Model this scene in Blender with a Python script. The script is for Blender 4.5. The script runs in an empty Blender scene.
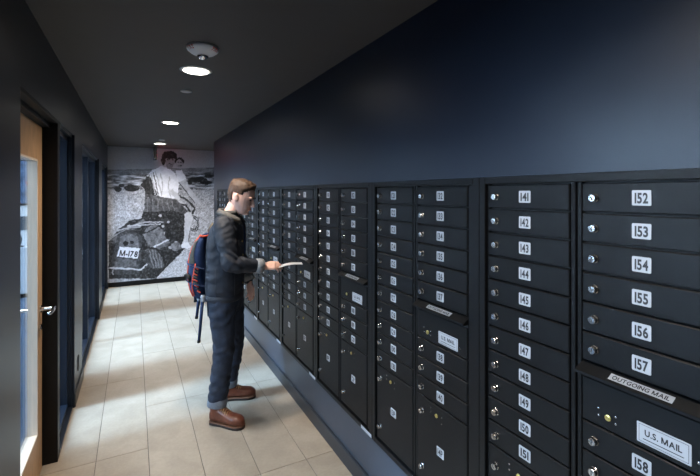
import bpy, bmesh, math, random
import numpy as np
from mathutils import Vector, Matrix, noise as mnoise

random.seed(7)
S = bpy.context.scene
COL = S.collection

# ------------------------------------------------------------------ camera
F_PX, VPX, HZ = 410.0, 134.0, 193.0
TH = math.atan((350.0 - VPX) / F_PX)          # camera yaw towards the mailbox wall
ZC = 1.73
cam_d = bpy.data.cameras.new('camera')
cam_d.sensor_width = 36.0
cam_d.lens = 36.0 * F_PX / 700.0
cam_d.shift_y = -(238.0 - HZ) / 700.0
cam_d.clip_start = 0.02
cam = bpy.data.objects.new('camera', cam_d)
cam.location = (0, 0, ZC)
cam.rotation_euler = (math.pi / 2, 0, -TH)
COL.objects.link(cam)
S.camera = cam

# ------------------------------------------------------------------ world, daylight, exposure
W = bpy.data.worlds.new('sky_world')
S.world = W
W.use_nodes = True
bg = W.node_tree.nodes['Background']
bg.inputs[0].default_value = (0.55, 0.72, 1.0, 1)
bg.inputs[1].default_value = 1.2
S.view_settings.view_transform = 'Standard'
S.view_settings.look = 'None'
S.view_settings.gamma = 1.0
S.view_settings.use_curve_mapping = False
S.view_settings.exposure = 0.15
S.cycles.use_denoising = True
S.cycles.max_bounces = 10
S.cycles.glossy_bounces = 5
S.cycles.transparent_max_bounces = 12
S.cycles.caustics_reflective = False
S.cycles.caustics_refractive = False
S.cycles.sample_clamp_indirect = 6.0

# corridor dimensions (metres)
XR, XL = 1.20, -0.43          # mailbox wall, office wall
YE, YB = 8.70, -3.0           # mural wall, back end
ZCEIL = 2.59
YCORNER = 7.22                # where the mailbox wall ends and a side hall opens
XG = -0.50                    # glazing plane of the office wall
XW = -3.9                     # office window wall
YO = 9.05                     # office end wall

def area_light(name, loc, rot, sx, sy, power, color):
    l = bpy.data.lights.new(name, 'AREA')
    l.shape = 'RECTANGLE'; l.size = sx; l.size_y = sy
    l.energy = power; l.color = color
    o = bpy.data.objects.new(name, l)
    o.location = loc; o.rotation_euler = rot
    COL.objects.link(o)
    return o
# daylight through the office windows (lights stand in the window openings, facing the corridor)
OFFICE_WINDOWS = [(0.1, 1.9), (2.5, 4.3), (4.7, 6.5), (6.9, 8.7)]
DAY = (0.70, 0.85, 1.0)
WIN_W, SKY_W = 95, 30
ADDED_SKYLIGHTS = [(0.3, 1.9), (3.22, 4.15), (4.4, 6.75), (7.05, 8.75)]     # added to the unseen office ceiling to band the floor with daylight
SKX = (-3.75, -1.45)
sun_d = bpy.data.lights.new('daylight_sun', 'SUN'); sun_d.energy = 7.6; sun_d.angle = math.radians(9); sun_d.color = (0.54, 0.76, 1.0)
sun = bpy.data.objects.new('daylight_sun', sun_d); sun.location = (-6, 4, 9)
sun.rotation_euler = (math.radians(3), math.radians(-44), 0); COL.objects.link(sun)  # cool sun added to throw the daylight bands across the corridor floor
for (a, b) in ADDED_SKYLIGHTS:
    area_light('added_skylight_lamp', ((SKX[0] + SKX[1]) / 2, (a + b) / 2, 3.30), (0, 0, 0), SKX[1] - SKX[0], b - a, SKY_W * (b - a), DAY)  # soft fill lamps in the added skylights
for (a, b) in OFFICE_WINDOWS:
    wl = area_light('window_daylight', (XW - 0.42, (a + b) / 2, 2.05), (0, math.radians(-66), 0), 1.5, b - a, WIN_W, DAY)
    wl.data.spread = math.radians(115)

# ------------------------------------------------------------------ materials
def lin(c):
    return tuple(((v / 255.0) / 12.92 if v / 255.0 <= 0.04045 else ((v / 255.0 + 0.055) / 1.055) ** 2.4) for v in c)
MAT = {}
def mat(name, col, rough=0.5, metal=0.0, var=0.0, scale=20.0, bump=0.0, bscale=None, spec=0.5, emit=None, estr=0.0,
        stretch=None, sheen=0.0):
    m = bpy.data.materials.new(name); m.use_nodes = True
    nt = m.node_tree; b = nt.nodes['Principled BSDF']
    b.inputs['Base Color'].default_value = (*col, 1)
    b.inputs['Roughness'].default_value = rough
    b.inputs['Metallic'].default_value = metal
    b.inputs['Specular IOR Level'].default_value = spec
    if sheen: b.inputs['Sheen Weight'].default_value = sheen
    if emit:
        b.inputs['Emission Color'].default_value = (*emit, 1)
        b.inputs['Emission Strength'].default_value = estr
    if var > 0 or bump > 0:
        tc = nt.nodes.new('ShaderNodeTexCoord')
        mp = nt.nodes.new('ShaderNodeMapping')
        if stretch: mp.inputs['Scale'].default_value = stretch
        nt.links.new(tc.outputs['Object'], mp.inputs['Vector'])
        nz = nt.nodes.new('ShaderNodeTexNoise')
        nz.inputs['Scale'].default_value = scale; nz.inputs['Detail'].default_value = 6
        nt.links.new(mp.outputs[0], nz.inputs['Vector'])
        if var > 0:
            cr = nt.nodes.new('ShaderNodeValToRGB')
            cr.color_ramp.elements[0].position = 0.3; cr.color_ramp.elements[1].position = 0.7
            cr.color_ramp.elements[0].color = (*[max(0, c * (1 - var)) for c in col], 1)
            cr.color_ramp.elements[1].color = (*[min(1, c * (1 + var)) for c in col], 1)
            nt.links.new(nz.outputs['Fac'], cr.inputs[0])
            nt.links.new(cr.outputs[0], b.inputs['Base Color'])
        if bump > 0:
            n2 = nz
            if bscale:
                n2 = nt.nodes.new('ShaderNodeTexNoise')
                n2.inputs['Scale'].default_value = bscale; n2.inputs['Detail'].default_value = 3
                nt.links.new(mp.outputs[0], n2.inputs['Vector'])
            bp = nt.nodes.new('ShaderNodeBump')
            bp.inputs['Strength'].default_value = bump; bp.inputs['Distance'].default_value = 0.004
            nt.links.new(n2.outputs['Fac'], bp.inputs['Height'])
            nt.links.new(bp.outputs[0], b.inputs['Normal'])
    MAT[name] = m
    return m

mat('wall_paint', lin((24, 32, 47)), 0.38, spec=0.4, var=0.04, scale=6, bump=0.08, bscale=260)
mat('ceiling_paint', lin((74, 70, 68)), 0.7, var=0.03, scale=8)
mat('kick_paint', lin((58, 64, 74)), 0.42, var=0.04, scale=6)
mat('baseboard_vinyl', lin((38, 42, 49)), 0.4)
mat('grout', lin((92, 84, 76)), 0.8)
mat('box_black', lin((11, 12, 14)), 0.45, var=0.10, scale=400, bump=0.12, bscale=900, spec=0.25)
mat('box_inner', lin((10, 11, 13)), 0.6)
mat('lock_chrome', (0.50, 0.49, 0.48), 0.25, 1.0)
mat('lock_slot', (0.05, 0.05, 0.05), 0.5)
mat('lock_brass', (0.75, 0.58, 0.20), 0.28, 1.0)
mat('label_white', lin((176, 179, 185)), 0.45)
mat('label_ink', lin((22, 22, 26)), 0.5)
mat('label_silver', lin((170, 174, 180)), 0.35, 0.3)
mat('frame_steel', lin((24, 31, 42)), 0.32)
mat('post_black', lin((11, 11, 12)), 0.5, spec=0.3)
mat('door_wood', lin((192, 152, 112)), 0.45, var=0.18, scale=14, stretch=(6, 6, 0.6))
mat('door_stop_wood', lin((226, 208, 188)), 0.45, var=0.06, scale=14, stretch=(6, 6, 0.6))
mat('chrome', (0.8, 0.8, 0.8), 0.12, 1.0)
mat('office_white', lin((222, 225, 228)), 0.7)
mat('office_carpet', lin((62, 78, 98)), 0.95, var=0.35, scale=300)
mat('cabinet_white', lin((214, 222, 230)), 0.5)
mat('dark_grey', lin((70, 80, 90)), 0.6)
mat('black_plastic', lin((20, 21, 23)), 0.6)
mat('white_plastic', lin((248, 249, 252)), 0.4)
mat('trim_white', lin((200, 200, 200)), 0.5)
mat('red_print', lin((190, 40, 40)), 0.5)
mat('lamp_glow', (1, 1, 1), 0.5, emit=(1.0, 0.93, 0.82), estr=14.0)
mat('added_panel_glow', (1, 1, 1), 0.5, emit=(0.88, 0.95, 1.0), estr=6.0)  # glow of the unseen panels added to the office
mat('exit_glow', (0.4, 0.02, 0.02), 0.5, emit=(1.0, 0.05, 0.04), estr=6.0)
mat('skin', lin((242, 194, 177)), 0.5, var=0.06, scale=30)
mat('hair', lin((74, 54, 40)), 0.6, var=0.35, scale=90, bump=0.6, bscale=240, stretch=(1, 1, 0.5))
mat('eye_dark', lin((40, 28, 24)), 0.3)
mat('lip', lin((186, 112, 104)), 0.5)
mat('jacket_denim', lin((38, 43, 54)), 0.62, var=0.28, scale=22, bump=0.3, bscale=600)
mat('jacket_collar', lin((92, 90, 88)), 0.85, var=0.2, scale=60)
mat('jacket_lining', lin((150, 154, 160)), 0.85, var=0.15, scale=60)
mat('jeans_denim', lin((34, 43, 60)), 0.8, var=0.5, scale=16, bump=0.3, bscale=600)
mat('jeans_cuff', lin((118, 126, 138)), 0.85, var=0.15, scale=120)
mat('thread', lin((110, 98, 82)), 0.7)
mat('thread_dark', lin((62, 66, 74)), 0.7)
mat('boot_leather', lin((106, 58, 41)), 0.35, var=0.3, scale=25, bump=0.2, bscale=120)
mat('boot_sole', lin((40, 30, 26)), 0.7)
mat('boot_welt', lin((112, 76, 54)), 0.6)
mat('lace', lin((170, 132, 92)), 0.7)
mat('pack_blue', lin((26, 52, 96)), 0.7, var=0.2, scale=40, bump=0.2, bscale=500)
mat('pack_orange', lin((206, 80, 54)), 0.65, var=0.1, scale=60)
mat('pack_mesh', lin((78, 80, 76)), 0.85, var=0.5, scale=260)
mat('strap_blue', lin((34, 54, 92)), 0.7)
mat('paper', lin((228, 228, 232)), 0.6)

def tile_material():
    m = bpy.data.materials.new('floor_tile'); m.use_nodes = True
    nt = m.node_tree; b = nt.nodes['Principled BSDF']; N = nt.nodes.new; L = nt.links.new
    oi = N('ShaderNodeObjectInfo'); geo = N('ShaderNodeNewGeometry')
    ad = N('ShaderNodeVectorMath'); ad.operation = 'MULTIPLY_ADD'
    cmb = N('ShaderNodeCombineXYZ'); L(oi.outputs['Random'], cmb.inputs[2])
    sc = N('ShaderNodeVectorMath'); sc.operation = 'SCALE'; sc.inputs['Scale'].default_value = 30.0
    L(cmb.outputs[0], sc.inputs[0])
    add = N('ShaderNodeVectorMath'); add.operation = 'ADD'
    L(geo.outputs['Position'], add.inputs[0]); L(sc.outputs[0], add.inputs[1])
    n1 = N('ShaderNodeTexNoise'); n1.inputs['Scale'].default_value = 4.5; n1.inputs['Detail'].default_value = 8
    n1.inputs['Distortion'].default_value = 0.6
    L(add.outputs[0], n1.inputs['Vector'])
    cr = N('ShaderNodeValToRGB')
    e = cr.color_ramp.elements
    e[0].position = 0.32; e[0].color = (*lin((171, 157, 139)), 1)
    e[1].position = 0.68; e[1].color = (*lin((187, 173, 155)), 1)
    L(n1.outputs['Fac'], cr.inputs[0])
    n2 = N('ShaderNodeTexNoise'); n2.inputs['Scale'].default_value = 60; n2.inputs['Detail'].default_value = 4
    L(add.outputs[0], n2.inputs['Vector'])
    mx = N('ShaderNodeMix'); mx.data_type = 'RGBA'; mx.blend_type = 'MULTIPLY'
    mx.inputs['Factor'].default_value = 0.22
    L(cr.outputs[0], mx.inputs['A'])
    L(n2.outputs['Fac'], mx.inputs['B'])
    # each tile a little lighter or darker
    mr = N('ShaderNodeMapRange'); mr.inputs['To Min'].default_value = 0.92; mr.inputs['To Max'].default_value = 1.06
    L(oi.outputs['Random'], mr.inputs['Value'])
    mv = N('ShaderNodeVectorMath'); mv.operation = 'SCALE'
    L(mx.outputs['Result'], mv.inputs[0]); L(mr.outputs[0], mv.inputs['Scale'])
    L(mv.outputs[0], b.inputs['Base Color'])
    b.inputs['Roughness'].default_value = 0.42
    MAT['floor_tile'] = m
tile_material()

def glass_material(name, tint=(1, 1, 1), gloss=0.0):
    m = bpy.data.materials.new(name); m.use_nodes = True
    nt = m.node_tree; nt.nodes.clear(); N = nt.nodes.new; L = nt.links.new
    out = N('ShaderNodeOutputMaterial'); mix = N('ShaderNodeMixShader')
    fr = N('ShaderNodeFresnel')
    ge = N('ShaderNodeNewGeometry'); mr = N('ShaderNodeMapRange')      # same reflectance on both faces of the thin pane
    mr.inputs['To Min'].default_value = 1.45; mr.inputs['To Max'].default_value = 1 / 1.45
    L(ge.outputs['Backfacing'], mr.inputs['Value']); L(mr.outputs[0], fr.inputs['IOR'])
    tr = N('ShaderNodeBsdfTransparent'); tr.inputs[0].default_value = (*tint, 1)
    gl = N('ShaderNodeBsdfGlossy'); gl.inputs['Roughness'].default_value = gloss
    L(fr.outputs[0], mix.inputs[0]); L(tr.outputs[0], mix.inputs[1]); L(gl.outputs[0], mix.inputs[2])
    L(mix.outputs[0], out.inputs[0])
    MAT[name] = m
glass_material('glass', (0.93, 0.97, 1.0))

# ------------------------------------------------------------------ mesh helpers
class MB:
    def __init__(s): s.v = []; s.f = []; s.m = []
    def add(s, vs, fs, mi=0):
        n = len(s.v); s.v += [tuple(v) for v in vs]
        for f in fs: s.f.append([i + n for i in f]); s.m.append(mi)
        return s
    def box(s, x0, x1, y0, y1, z0, z1, mi=0):
        vs = [(x0, y0, z0), (x1, y0, z0), (x1, y1, z0), (x0, y1, z0), (x0, y0, z1), (x1, y0, z1), (x1, y1, z1), (x0, y1, z1)]
        return s.add(vs, [(0, 3, 2, 1), (4, 5, 6, 7), (0, 1, 5, 4), (1, 2, 6, 5), (2, 3, 7, 6), (3, 0, 4, 7)], mi)
    def cbox(s, x0, x1, y0, y1, z0, z1, c, mi=0):
        """box whose -X face has a chamfer c all round"""
        vs = [(x1, y0, z0), (x1, y1, z0), (x1, y1, z1), (x1, y0, z1),
              (x0 + c, y0, z0), (x0 + c, y1, z0), (x0 + c, y1, z1), (x0 + c, y0, z1),
              (x0, y0 + c, z0 + c), (x0, y1 - c, z0 + c), (x0, y1 - c, z1 - c), (x0, y0 + c, z1 - c)]
        fs = [(0, 1, 2, 3)]
        for i in range(4):
            j = (i + 1) % 4
            fs.append((i, 4 + i, 4 + j, j)); fs.append((4 + i, 8 + i, 8 + j, 4 + j))
        fs.append((11, 10, 9, 8))
        return s.add(vs, fs, mi)
    def lathe(s, o, axis, prof, n=12, mi=0, cap=True):
        """revolve prof [(radius, along)] about axis from o"""
        ax = Vector(axis).normalized()
        u = ax.orthogonal().normalized(); w = ax.cross(u)
        o = Vector(o); vs = []; fs = []
        for (r, t) in prof:
            for k in range(n):
                a = 2 * math.pi * k / n
                vs.append(o + ax * t + (u * math.cos(a) + w * math.sin(a)) * r)
        for i in range(len(prof) - 1):
            for k in range(n):
                k2 = (k + 1) % n
                fs.append((i * n + k, i * n + k2, (i + 1) * n + k2, (i + 1) * n + k))
        if cap:
            fs.append(tuple(range(n - 1, -1, -1)))
            fs.append(tuple(range((len(prof) - 1) * n, len(prof) * n)))
        return s.add(vs, fs, mi)
    def tube(s, pts, rads, n=8, mi=0, flat=None):
        """tube along pts; rads scalar or list of r or (ra, rb); flat gives the direction of ra"""
        pts = [Vector(p) for p in pts]
        if not hasattr(rads, '__len__'): rads = [rads] * len(pts)
        vs = []; fs = []; prev = None
        for i, p in enumerate(pts):
            a = pts[max(0, i - 1)]; b = pts[min(len(pts) - 1, i + 1)]
            t = (b - a).normalized()
            if flat is not None: u = Vector(flat) - t * Vector(flat).dot(t)
            elif prev is None: u = t.orthogonal()
            else: u = prev - t * prev.dot(t)
            if u.length < 1e-6: u = t.orthogonal()
            u.normalize(); prev = u; w = t.cross(u)
            r = rads[i]; ra, rb = r if hasattr(r, '__len__') else (r, r)
            for k in range(n):
                an = 2 * math.pi * k / n
                vs.append(p + u * (ra * math.cos(an)) + w * (rb * math.sin(an)))
        for i in range(len(pts) - 1):
            for k in range(n):
                k2 = (k + 1) % n
                fs.append((i * n + k, i * n + k2, (i + 1) * n + k2, (i + 1) * n + k))
        fs.append(tuple(range(n - 1, -1, -1)))
        fs.append(tuple(range((len(pts) - 1) * n, len(pts) * n)))
        return s.add(vs, fs, mi)
    def ball(s, c, r, n=12, m=8, M=None, mi=0):
        """ellipsoid with radii r at c, optionally turned by 3x3 M"""
        r = r if hasattr(r, '__len__') else (r, r, r)
        vs = []; fs = []
        for i in range(m + 1):
            ph = math.pi * i / m
            for k in range(n):
                a = 2 * math.pi * k / n
                v = Vector((r[0] * math.sin(ph) * math.cos(a), r[1] * math.sin(ph) * math.sin(a), r[2] * math.cos(ph)))
                if M is not None: v = M @ v
                vs.append(Vector(c) + v)
        for i in range(m):
            for k in range(n):
                k2 = (k + 1) % n
                fs.append((i * n + k, (i + 1) * n + k, (i + 1) * n + k2, i * n + k2))
        return s.add(vs, fs, mi)
    def rings(s, rs, mi=0):
        """closed loft through rings of equal point count"""
        n = len(rs[0]); vs = [p for r in rs for p in r]; fs = []
        for i in range(len(rs) - 1):
            for k in range(n):
                k2 = (k + 1) % n
                fs.append((i * n + k, i * n + k2, (i + 1) * n + k2, (i + 1) * n + k))
        fs.append(tuple(range(n - 1, -1, -1)))
        fs.append(tuple(range((len(rs) - 1) * n, len(rs) * n)))
        return s.add(vs, fs, mi)
    def mesh(s, name, mats, smooth=False, merge=0.0):
        me = bpy.data.meshes.new(name)
        me.from_pydata(s.v, [], s.f)
        for m in (mats if isinstance(mats, (list, tuple)) else [mats]): me.materials.append(MAT[m])
        me.polygons.foreach_set('material_index', s.m)
        bm = bmesh.new(); bm.from_mesh(me)
        if merge > 0: bmesh.ops.remove_doubles(bm, verts=bm.verts, dist=merge)
        bmesh.ops.recalc_face_normals(bm, faces=bm.faces)
        bm.to_mesh(me); bm.free()
        if smooth: me.polygons.foreach_set('use_smooth', [True] * len(me.polygons))
        me.update()
        return me
    def build(s, name, mats, parent=None, smooth=False, merge=0.0):
        return link(name, s.mesh(name, mats, smooth, merge), parent)

def link(name, me, parent=None, loc=(0, 0, 0), rot=None):
    o = bpy.data.objects.new(name, me); COL.objects.link(o)
    o.location = loc
    if rot: o.rotation_euler = rot
    if parent: o.parent = parent
    return o
def empty(name, loc=(0, 0, 0), parent=None):
    o = bpy.data.objects.new(name, None); COL.objects.link(o)
    o.location = loc; o.empty_display_size = 0.1
    if parent: o.parent = parent
    return o
def tag(o, label, cat, group=None):
    o['label'] = label; o['category'] = cat
    if group: o['group'] = group
    return o
def struct(o, label=None, cat=None):
    o['kind'] = 'structure'
    if label: o['label'] = label
    if cat: o['category'] = cat
    return o

# ---- lettering: each glyph is turned into faces once
GLYPH = {}
def load_glyphs(chars):
    obs = []
    for ch in chars:
        cu = bpy.data.curves.new('glyph', 'FONT'); cu.body = ch; cu.size = 1.0
        cu.resolution_u = 3; cu.offset = 0.034 if ch.isdigit() else 0.028; cu.fill_mode = 'FRONT'
        o = bpy.data.objects.new('glyph', cu); COL.objects.link(o); obs.append((ch, o, cu))
    dg = bpy.context.evaluated_depsgraph_get(); dg.update()
    for ch, o, cu in obs:
        me = o.evaluated_get(dg).to_mesh()
        vs = [tuple(v.co)[:2] for v in me.vertices]; fs = [tuple(p.vertices) for p in me.polygons]
        xs = [v[0] for v in vs] or [0]; ys = [v[1] for v in vs] or [0]
        GLYPH[ch] = (vs, fs, min(xs), max(xs))
        o.to_mesh_clear()
    for ch, o, cu in obs:
        bpy.data.objects.remove(o); bpy.data.curves.remove(cu)
load_glyphs('0123456789OUTGINMAL.SPFREX-CTVDHBY')
# a bold M drawn as four strokes
GLYPH['M'] = ([(0, 0), (0.15, 0), (0.15, 0.72), (0, 0.72), (0.65, 0), (0.80, 0), (0.80, 0.72), (0.65, 0.72),
               (0.0, 0.72), (0.17, 0.72), (0.48, 0.0), (0.32, 0.0), (0.63, 0.72), (0.80, 0.72)],
              [(0, 1, 2, 3), (4, 5, 6, 7), (8, 11, 10, 9), (11, 10, 13, 12)], 0.0, 0.80)
def lettering(mb, text, put, width, height, mi=1, gap=0.09):
    """lay text centred on (0,0), fitted to width x height; put(u, v) -> 3D point"""
    pen = 0.0; items = []; top = 0.72
    for ch in text:
        if ch == ' ': pen += 0.30; continue
        vs, fs, a, b = GLYPH[ch]
        items.append((pen - a, vs, fs)); pen += (b - a) + gap
    tot = pen - gap
    for off, vs, fs in items:
        mb.add([put(((x + off) / tot - 0.5) * width, (y / top - 0.5) * height) for x, y in vs], fs, mi)

# ------------------------------------------------------------------ the setting
# floor: grout bed with tiles as pieces
TX0, TW = -0.217 - 0.302 * 2, 0.302
TL = 1.22
def tile_phase(i): return 3.10 if i <= 2 else 2.49      # the two tile courses by the office wall are shifted
fl = struct(MB().box(XL - 0.25, 4.0, YB, YE + 0.1, -0.06, -0.004).build('floor', 'grout'))
tile_cache = {}
def tile_mesh(w, l):
    k = (round(w, 3), round(l, 3))
    if k not in tile_cache:
        g, c = 0.0018, 0.0015
        mb = MB()
        x0, x1, y0, y1 = g, w - g, g, l - g
        mb.add([(x0, y0, -0.008), (x1, y0, -0.008), (x1, y1, -0.008), (x0, y1, -0.008),
                (x0, y0, -c), (x1, y0, -c), (x1, y1, -c), (x0, y1, -c),
                (x0 + c, y0 + c, 0), (x1 - c, y0 + c, 0), (x1 - c, y1 - c, 0), (x0 + c, y1 - c, 0)],
               [(8, 9, 10, 11)] + [q for i in range(4) for q in ((i, (i + 1) % 4, 4 + (i + 1) % 4, 4 + i),
                                                               (4 + i, 4 + (i + 1) % 4, 8 + (i + 1) % 4, 8 + i))])
        tile_cache[k] = mb.mesh('tile', 'floor_tile')
    return tile_cache[k]
def lay_tiles(xa, xb, ya, yb):
    i0 = math.floor((xa - TX0) / TW); i1 = math.ceil((xb - TX0) / TW)
    for i in range(i0, i1):
        TY0 = tile_phase(i) - 6 * TL
        j0 = math.floor((ya - TY0) / TL); j1 = math.ceil((yb - TY0) / TL)
        for j in range(j0, j1):
            x0 = max(xa, TX0 + i * TW); x1 = min(xb, TX0 + (i + 1) * TW)
            y0 = max(ya, TY0 + j * TL); y1 = min(yb, TY0 + (j + 1) * TL)
            if x1 - x0 < 0.02 or y1 - y0 < 0.02: continue
            link('tile', tile_mesh(x1 - x0, y1 - y0), fl, (x0, y0, 0))
lay_tiles(-0.52, XR, -0.6, YE)
lay_tiles(XR, 2.45, YCORNER, YE)

struct(MB().box(XL - 0.25, 4.0, YB, YE + 0.1, ZCEIL, ZCEIL + 0.1).build('ceiling', 'ceiling_paint'))

# mailbox wall with the recess that takes the mailbox units
NMOD, MPITCH, MY0 = 8, 0.811, 0.367
MZ0, MZ1 = 0.34, 1.79
MYE = MY0 + NMOD * MPITCH
w = MB()
w.box(XR, XR + 0.5, YB, YCORNER, MZ1, ZCEIL)
w.box(XR + 0.012, XR + 0.5, YB, YCORNER, -0.01, MZ0)
w.box(XR, XR + 0.5, YB, MY0, MZ0, MZ1)
w.box(XR, XR + 0.5, MYE, YCORNER, MZ0, MZ1)
w.box(XR + 0.42, XR + 0.5, MY0, MYE, MZ0, MZ1)
w.box(XR + 0.5, 4.0, YCORNER - 0.12, YCORNER, -0.01, ZCEIL)
struct(w.build('wall_right', 'wall_paint'))
struct(MB().box(XR, XR + 0.0115, YB, YCORNER, 0.0, MZ0).build('trim_1', 'kick_paint'), 'grey panel under the row of mailboxes')
b = MB()
b.cbox(XR - 0.016, XR, YB, YCORNER + 0.016, -0.005, 0.10, 0.004)
b.box(XR - 0.016, 4.0, YCORNER, YCORNER + 0.016, -0.005, 0.10)
struct(b.build('baseboard_right', 'baseboard_vinyl'))

# office wall: piers and a header; the openings hold door and glazing
OPEN = [(0.25, 1.85), (2.21, 3.97), (4.57, 6.58), (7.25, 8.60)]
ZOP = 2.195
w = MB()
ys = [YB] + [v for o in OPEN for v in o] + [YE]
for i in range(0, len(ys), 2):
    w.box(XL - 0.14, XL, ys[i], ys[i + 1], -0.01, ZOP)
w.box(XL - 0.14, XL, YB, YE, ZOP, ZCEIL)
struct(w.build('wall_left', 'wall_paint'))
b = MB()
for i in range(0, len(ys), 2):
    b.box(XL, XL + 0.012, ys[i], ys[i + 1], -0.005, 0.10)
struct(b.build('baseboard_left', 'baseboard_vinyl'))
# back end of the corridor, end of the side hall
struct(MB().box(XL - 0.3, XR + 0.5, YB - 0.1, YB, -0.01, ZCEIL).build('wall_back', 'wall_paint'))
struct(MB().box(4.0, 4.1, YCORNER - 0.1, YE + 0.1, -0.01, ZCEIL).build('wall_side_hall', 'wall_paint'))
struct(MB().box(XL - 0.14, 4.0, YE + 0.004, YE + 0.1, -0.01, ZCEIL).build('wall_end', 'wall_paint'))
struct(MB().box(XL, 4.0, YE - 0.014, YE + 0.004, -0.005, 0.085).build('baseboard_end', 'post_black'))

def glazing(name, y0, y1, mullions=()):
    """fixed glazing in the office wall: steel frame, bottom rail, pane(s)"""
    root = struct(empty(name, (XG, (y0 + y1) / 2, 0)), None)
    def P(nm, mb, m): o = mb.build(nm, m); o.parent = root; o.matrix_parent_inverse = root.matrix_basis.inverted(); return o
    def bar(ya, yb):
        mb = MB(); mb.box(XG - 0.03, XG + 0.02, ya, yb, 0, ZOP)
        return mb
    edges = [y0] + [m for m in mullions] + [y1]
    # far and near jambs stepped like a steel section
    j = MB(); j.box(XG - 0.03, XG + 0.03, y1 - 0.05, y1, 0, ZOP); j.box(XG + 0.03, XL - 0.012, y1 - 0.028, y1, 0, ZOP)
    j.box(XL - 0.012, XL + 0.006, y1 - 0.010, y1 + 0.004, 0, ZOP); P('jamb', j, 'frame_steel')
    j = MB(); j.box(XG - 0.03, XG + 0.03, y0, y0 + 0.05, 0, ZOP); j.box(XG + 0.03, XL - 0.012, y0, y0 + 0.028, 0, ZOP)
    P('jamb', j, 'frame_steel')
    for m in mullions:
        P('mullion', MB().box(XG - 0.03, XG + 0.03, m - 0.025, m + 0.025, 0.05, ZOP - 0.05), 'frame_steel')
    P('sill', MB().box(XG - 0.03, XG + 0.035, y0 + 0.05, y1 - 0.05, 0, 0.055).box(XG + 0.035, XL - 0.005, y0 + 0.028, y1 - 0.028, 0, 0.022), 'frame_steel')
    P('head_rail', MB().box(XG - 0.03, XG + 0.03, y0 + 0.05, y1 - 0.05, ZOP - 0.05, ZOP)
      .box(XG + 0.03, XL - 0.012, y0, y1, ZOP - 0.02, ZOP), 'frame_steel')
    for a, c in zip(edges[:-1], edges[1:]):
        P('pane', MB().box(XG - 0.004, XG + 0.004, a + 0.026, c - 0.026, 0.055, ZOP - 0.05), 'glass')
    return root
glazing('window_1', *OPEN[0])
glazing('window_2', 3.29, 3.97)
glazing('window_3', *OPEN[2], mullions=(5.60,))
glazing('window_4', *OPEN[3])

# wooden office door with a tall glass lite, its steel post and head
DX = -0.51
door = struct(empty('door_1', (DX - 0.02, 2.71, 0)), 'light wood office door with a tall glass panel and chrome lever', 'door')
def D(nm, mb, m, par=None, smooth=False):
    o = mb.build(nm, m, smooth=smooth); p = par or door
    o.parent = p
    if par is None: o.matrix_parent_inverse = Matrix.Translation(door.location).inverted()
    return o
y0, y1, zt = 2.255, 3.17, 2.14
la, lb, lz0, lz1 = 2.40, 3.02, 0.286, 1.93
D('stile', MB().box(DX - 0.045, DX, y0, la, 0.012, zt), 'door_wood')
D('stile', MB().box(DX - 0.045, DX, lb, y1, 0.012, zt), 'door_wood')
D('rail', MB().box(DX - 0.045, DX, la, lb, 0.012, lz0), 'door_wood')
D('rail', MB().box(DX - 0.045, DX, la, lb, lz1, zt), 'door_wood')
st = MB()
for (a, c, e, g) in ((la, la + 0.012, lz0, lz1), (lb - 0.012, lb, lz0, lz1), (la, lb, lz0, lz0 + 0.012), (la, lb, lz1 - 0.012, lz1)):
    st.box(DX - 0.040, DX + 0.004, a, c, e, g)
D('glazing_bead', st, 'door_stop_wood')
D('pane', MB().box(DX - 0.03, DX - 0.024, la + 0.011, lb - 0.011, lz0 + 0.011, lz1 - 0.011), 'glass')
fr = MB()
fr.box(DX - 0.06, DX + 0.035, 2.21, 2.25, 0, ZOP)
fr.box(DX - 0.06, XL - 0.004, 3.21, 3.29, 0, ZOP)
fr.box(DX - 0.06, DX + 0.035, 2.25, 3.21, 2.147, ZOP)
fr.box(DX - 0.06, DX - 0.045, 3.165, 3.21, 0, 2.147)
fr.box(DX + 0.035, XL - 0.004, 2.21, 3.21, ZOP - 0.018, ZOP)
D('door_frame', fr, 'post_black')
h = MB()
hy, hz = 3.10, 1.02
h.lathe((DX, hy, hz), (1, 0, 0), [(0.026, 0), (0.026, 0.008), (0.012, 0.010), (0.012, 0.072)], 16)
hl = D('lever_handle', h, 'chrome', smooth=False)
h = MB().tube([(DX + 0.070, hy + 0.014, hz), (DX + 0.072, hy - 0.03, hz), (DX + 0.072, hy - 0.08, hz - 0.002), (DX + 0.066, hy - 0.12, hz - 0.004)],
              [(0.011, 0.012), (0.011, 0.012), (0.010, 0.011), (0.009, 0.010)], 10)
D('lever', h, 'chrome', hl, True)
hx = DX - 0.045
h = MB().lathe((hx, hy, hz), (-1, 0, 0), [(0.026, 0), (0.026, 0.008), (0.012, 0.010), (0.012, 0.072)], 16)
h.tube([(hx - 0.070, hy + 0.014, hz), (hx - 0.072, hy - 0.05, hz), (hx - 0.066, hy - 0.12, hz - 0.004)], 0.011, 10)
D('inner_lever_handle', h, 'chrome')
h = MB()
h.lathe((DX, hy, hz - 0.11), (1, 0, 0), [(0.020, 0), (0.020, 0.007), (0.014, 0.010)], 16)
D('keyhole_cover', h, 'chrome')

# outlet low on the pier
o = empty('wall_outlet', (XL, 4.25, 0.20)); tag(o, 'dark wall outlet low on the pier between the first two glazed openings', 'outlet')
MB().cbox(-0.0, 0.006, -0.035, 0.035, 0.0, 0.115, 0.0).build('cover_plate', 'black_plastic', o)
for z in (0.035, 0.08):
    MB().lathe((0.006, 0, z), (1, 0, 0), [(0.015, 0), (0.015, 0.002)], 10).build('socket', 'dark_grey', o)

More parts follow.
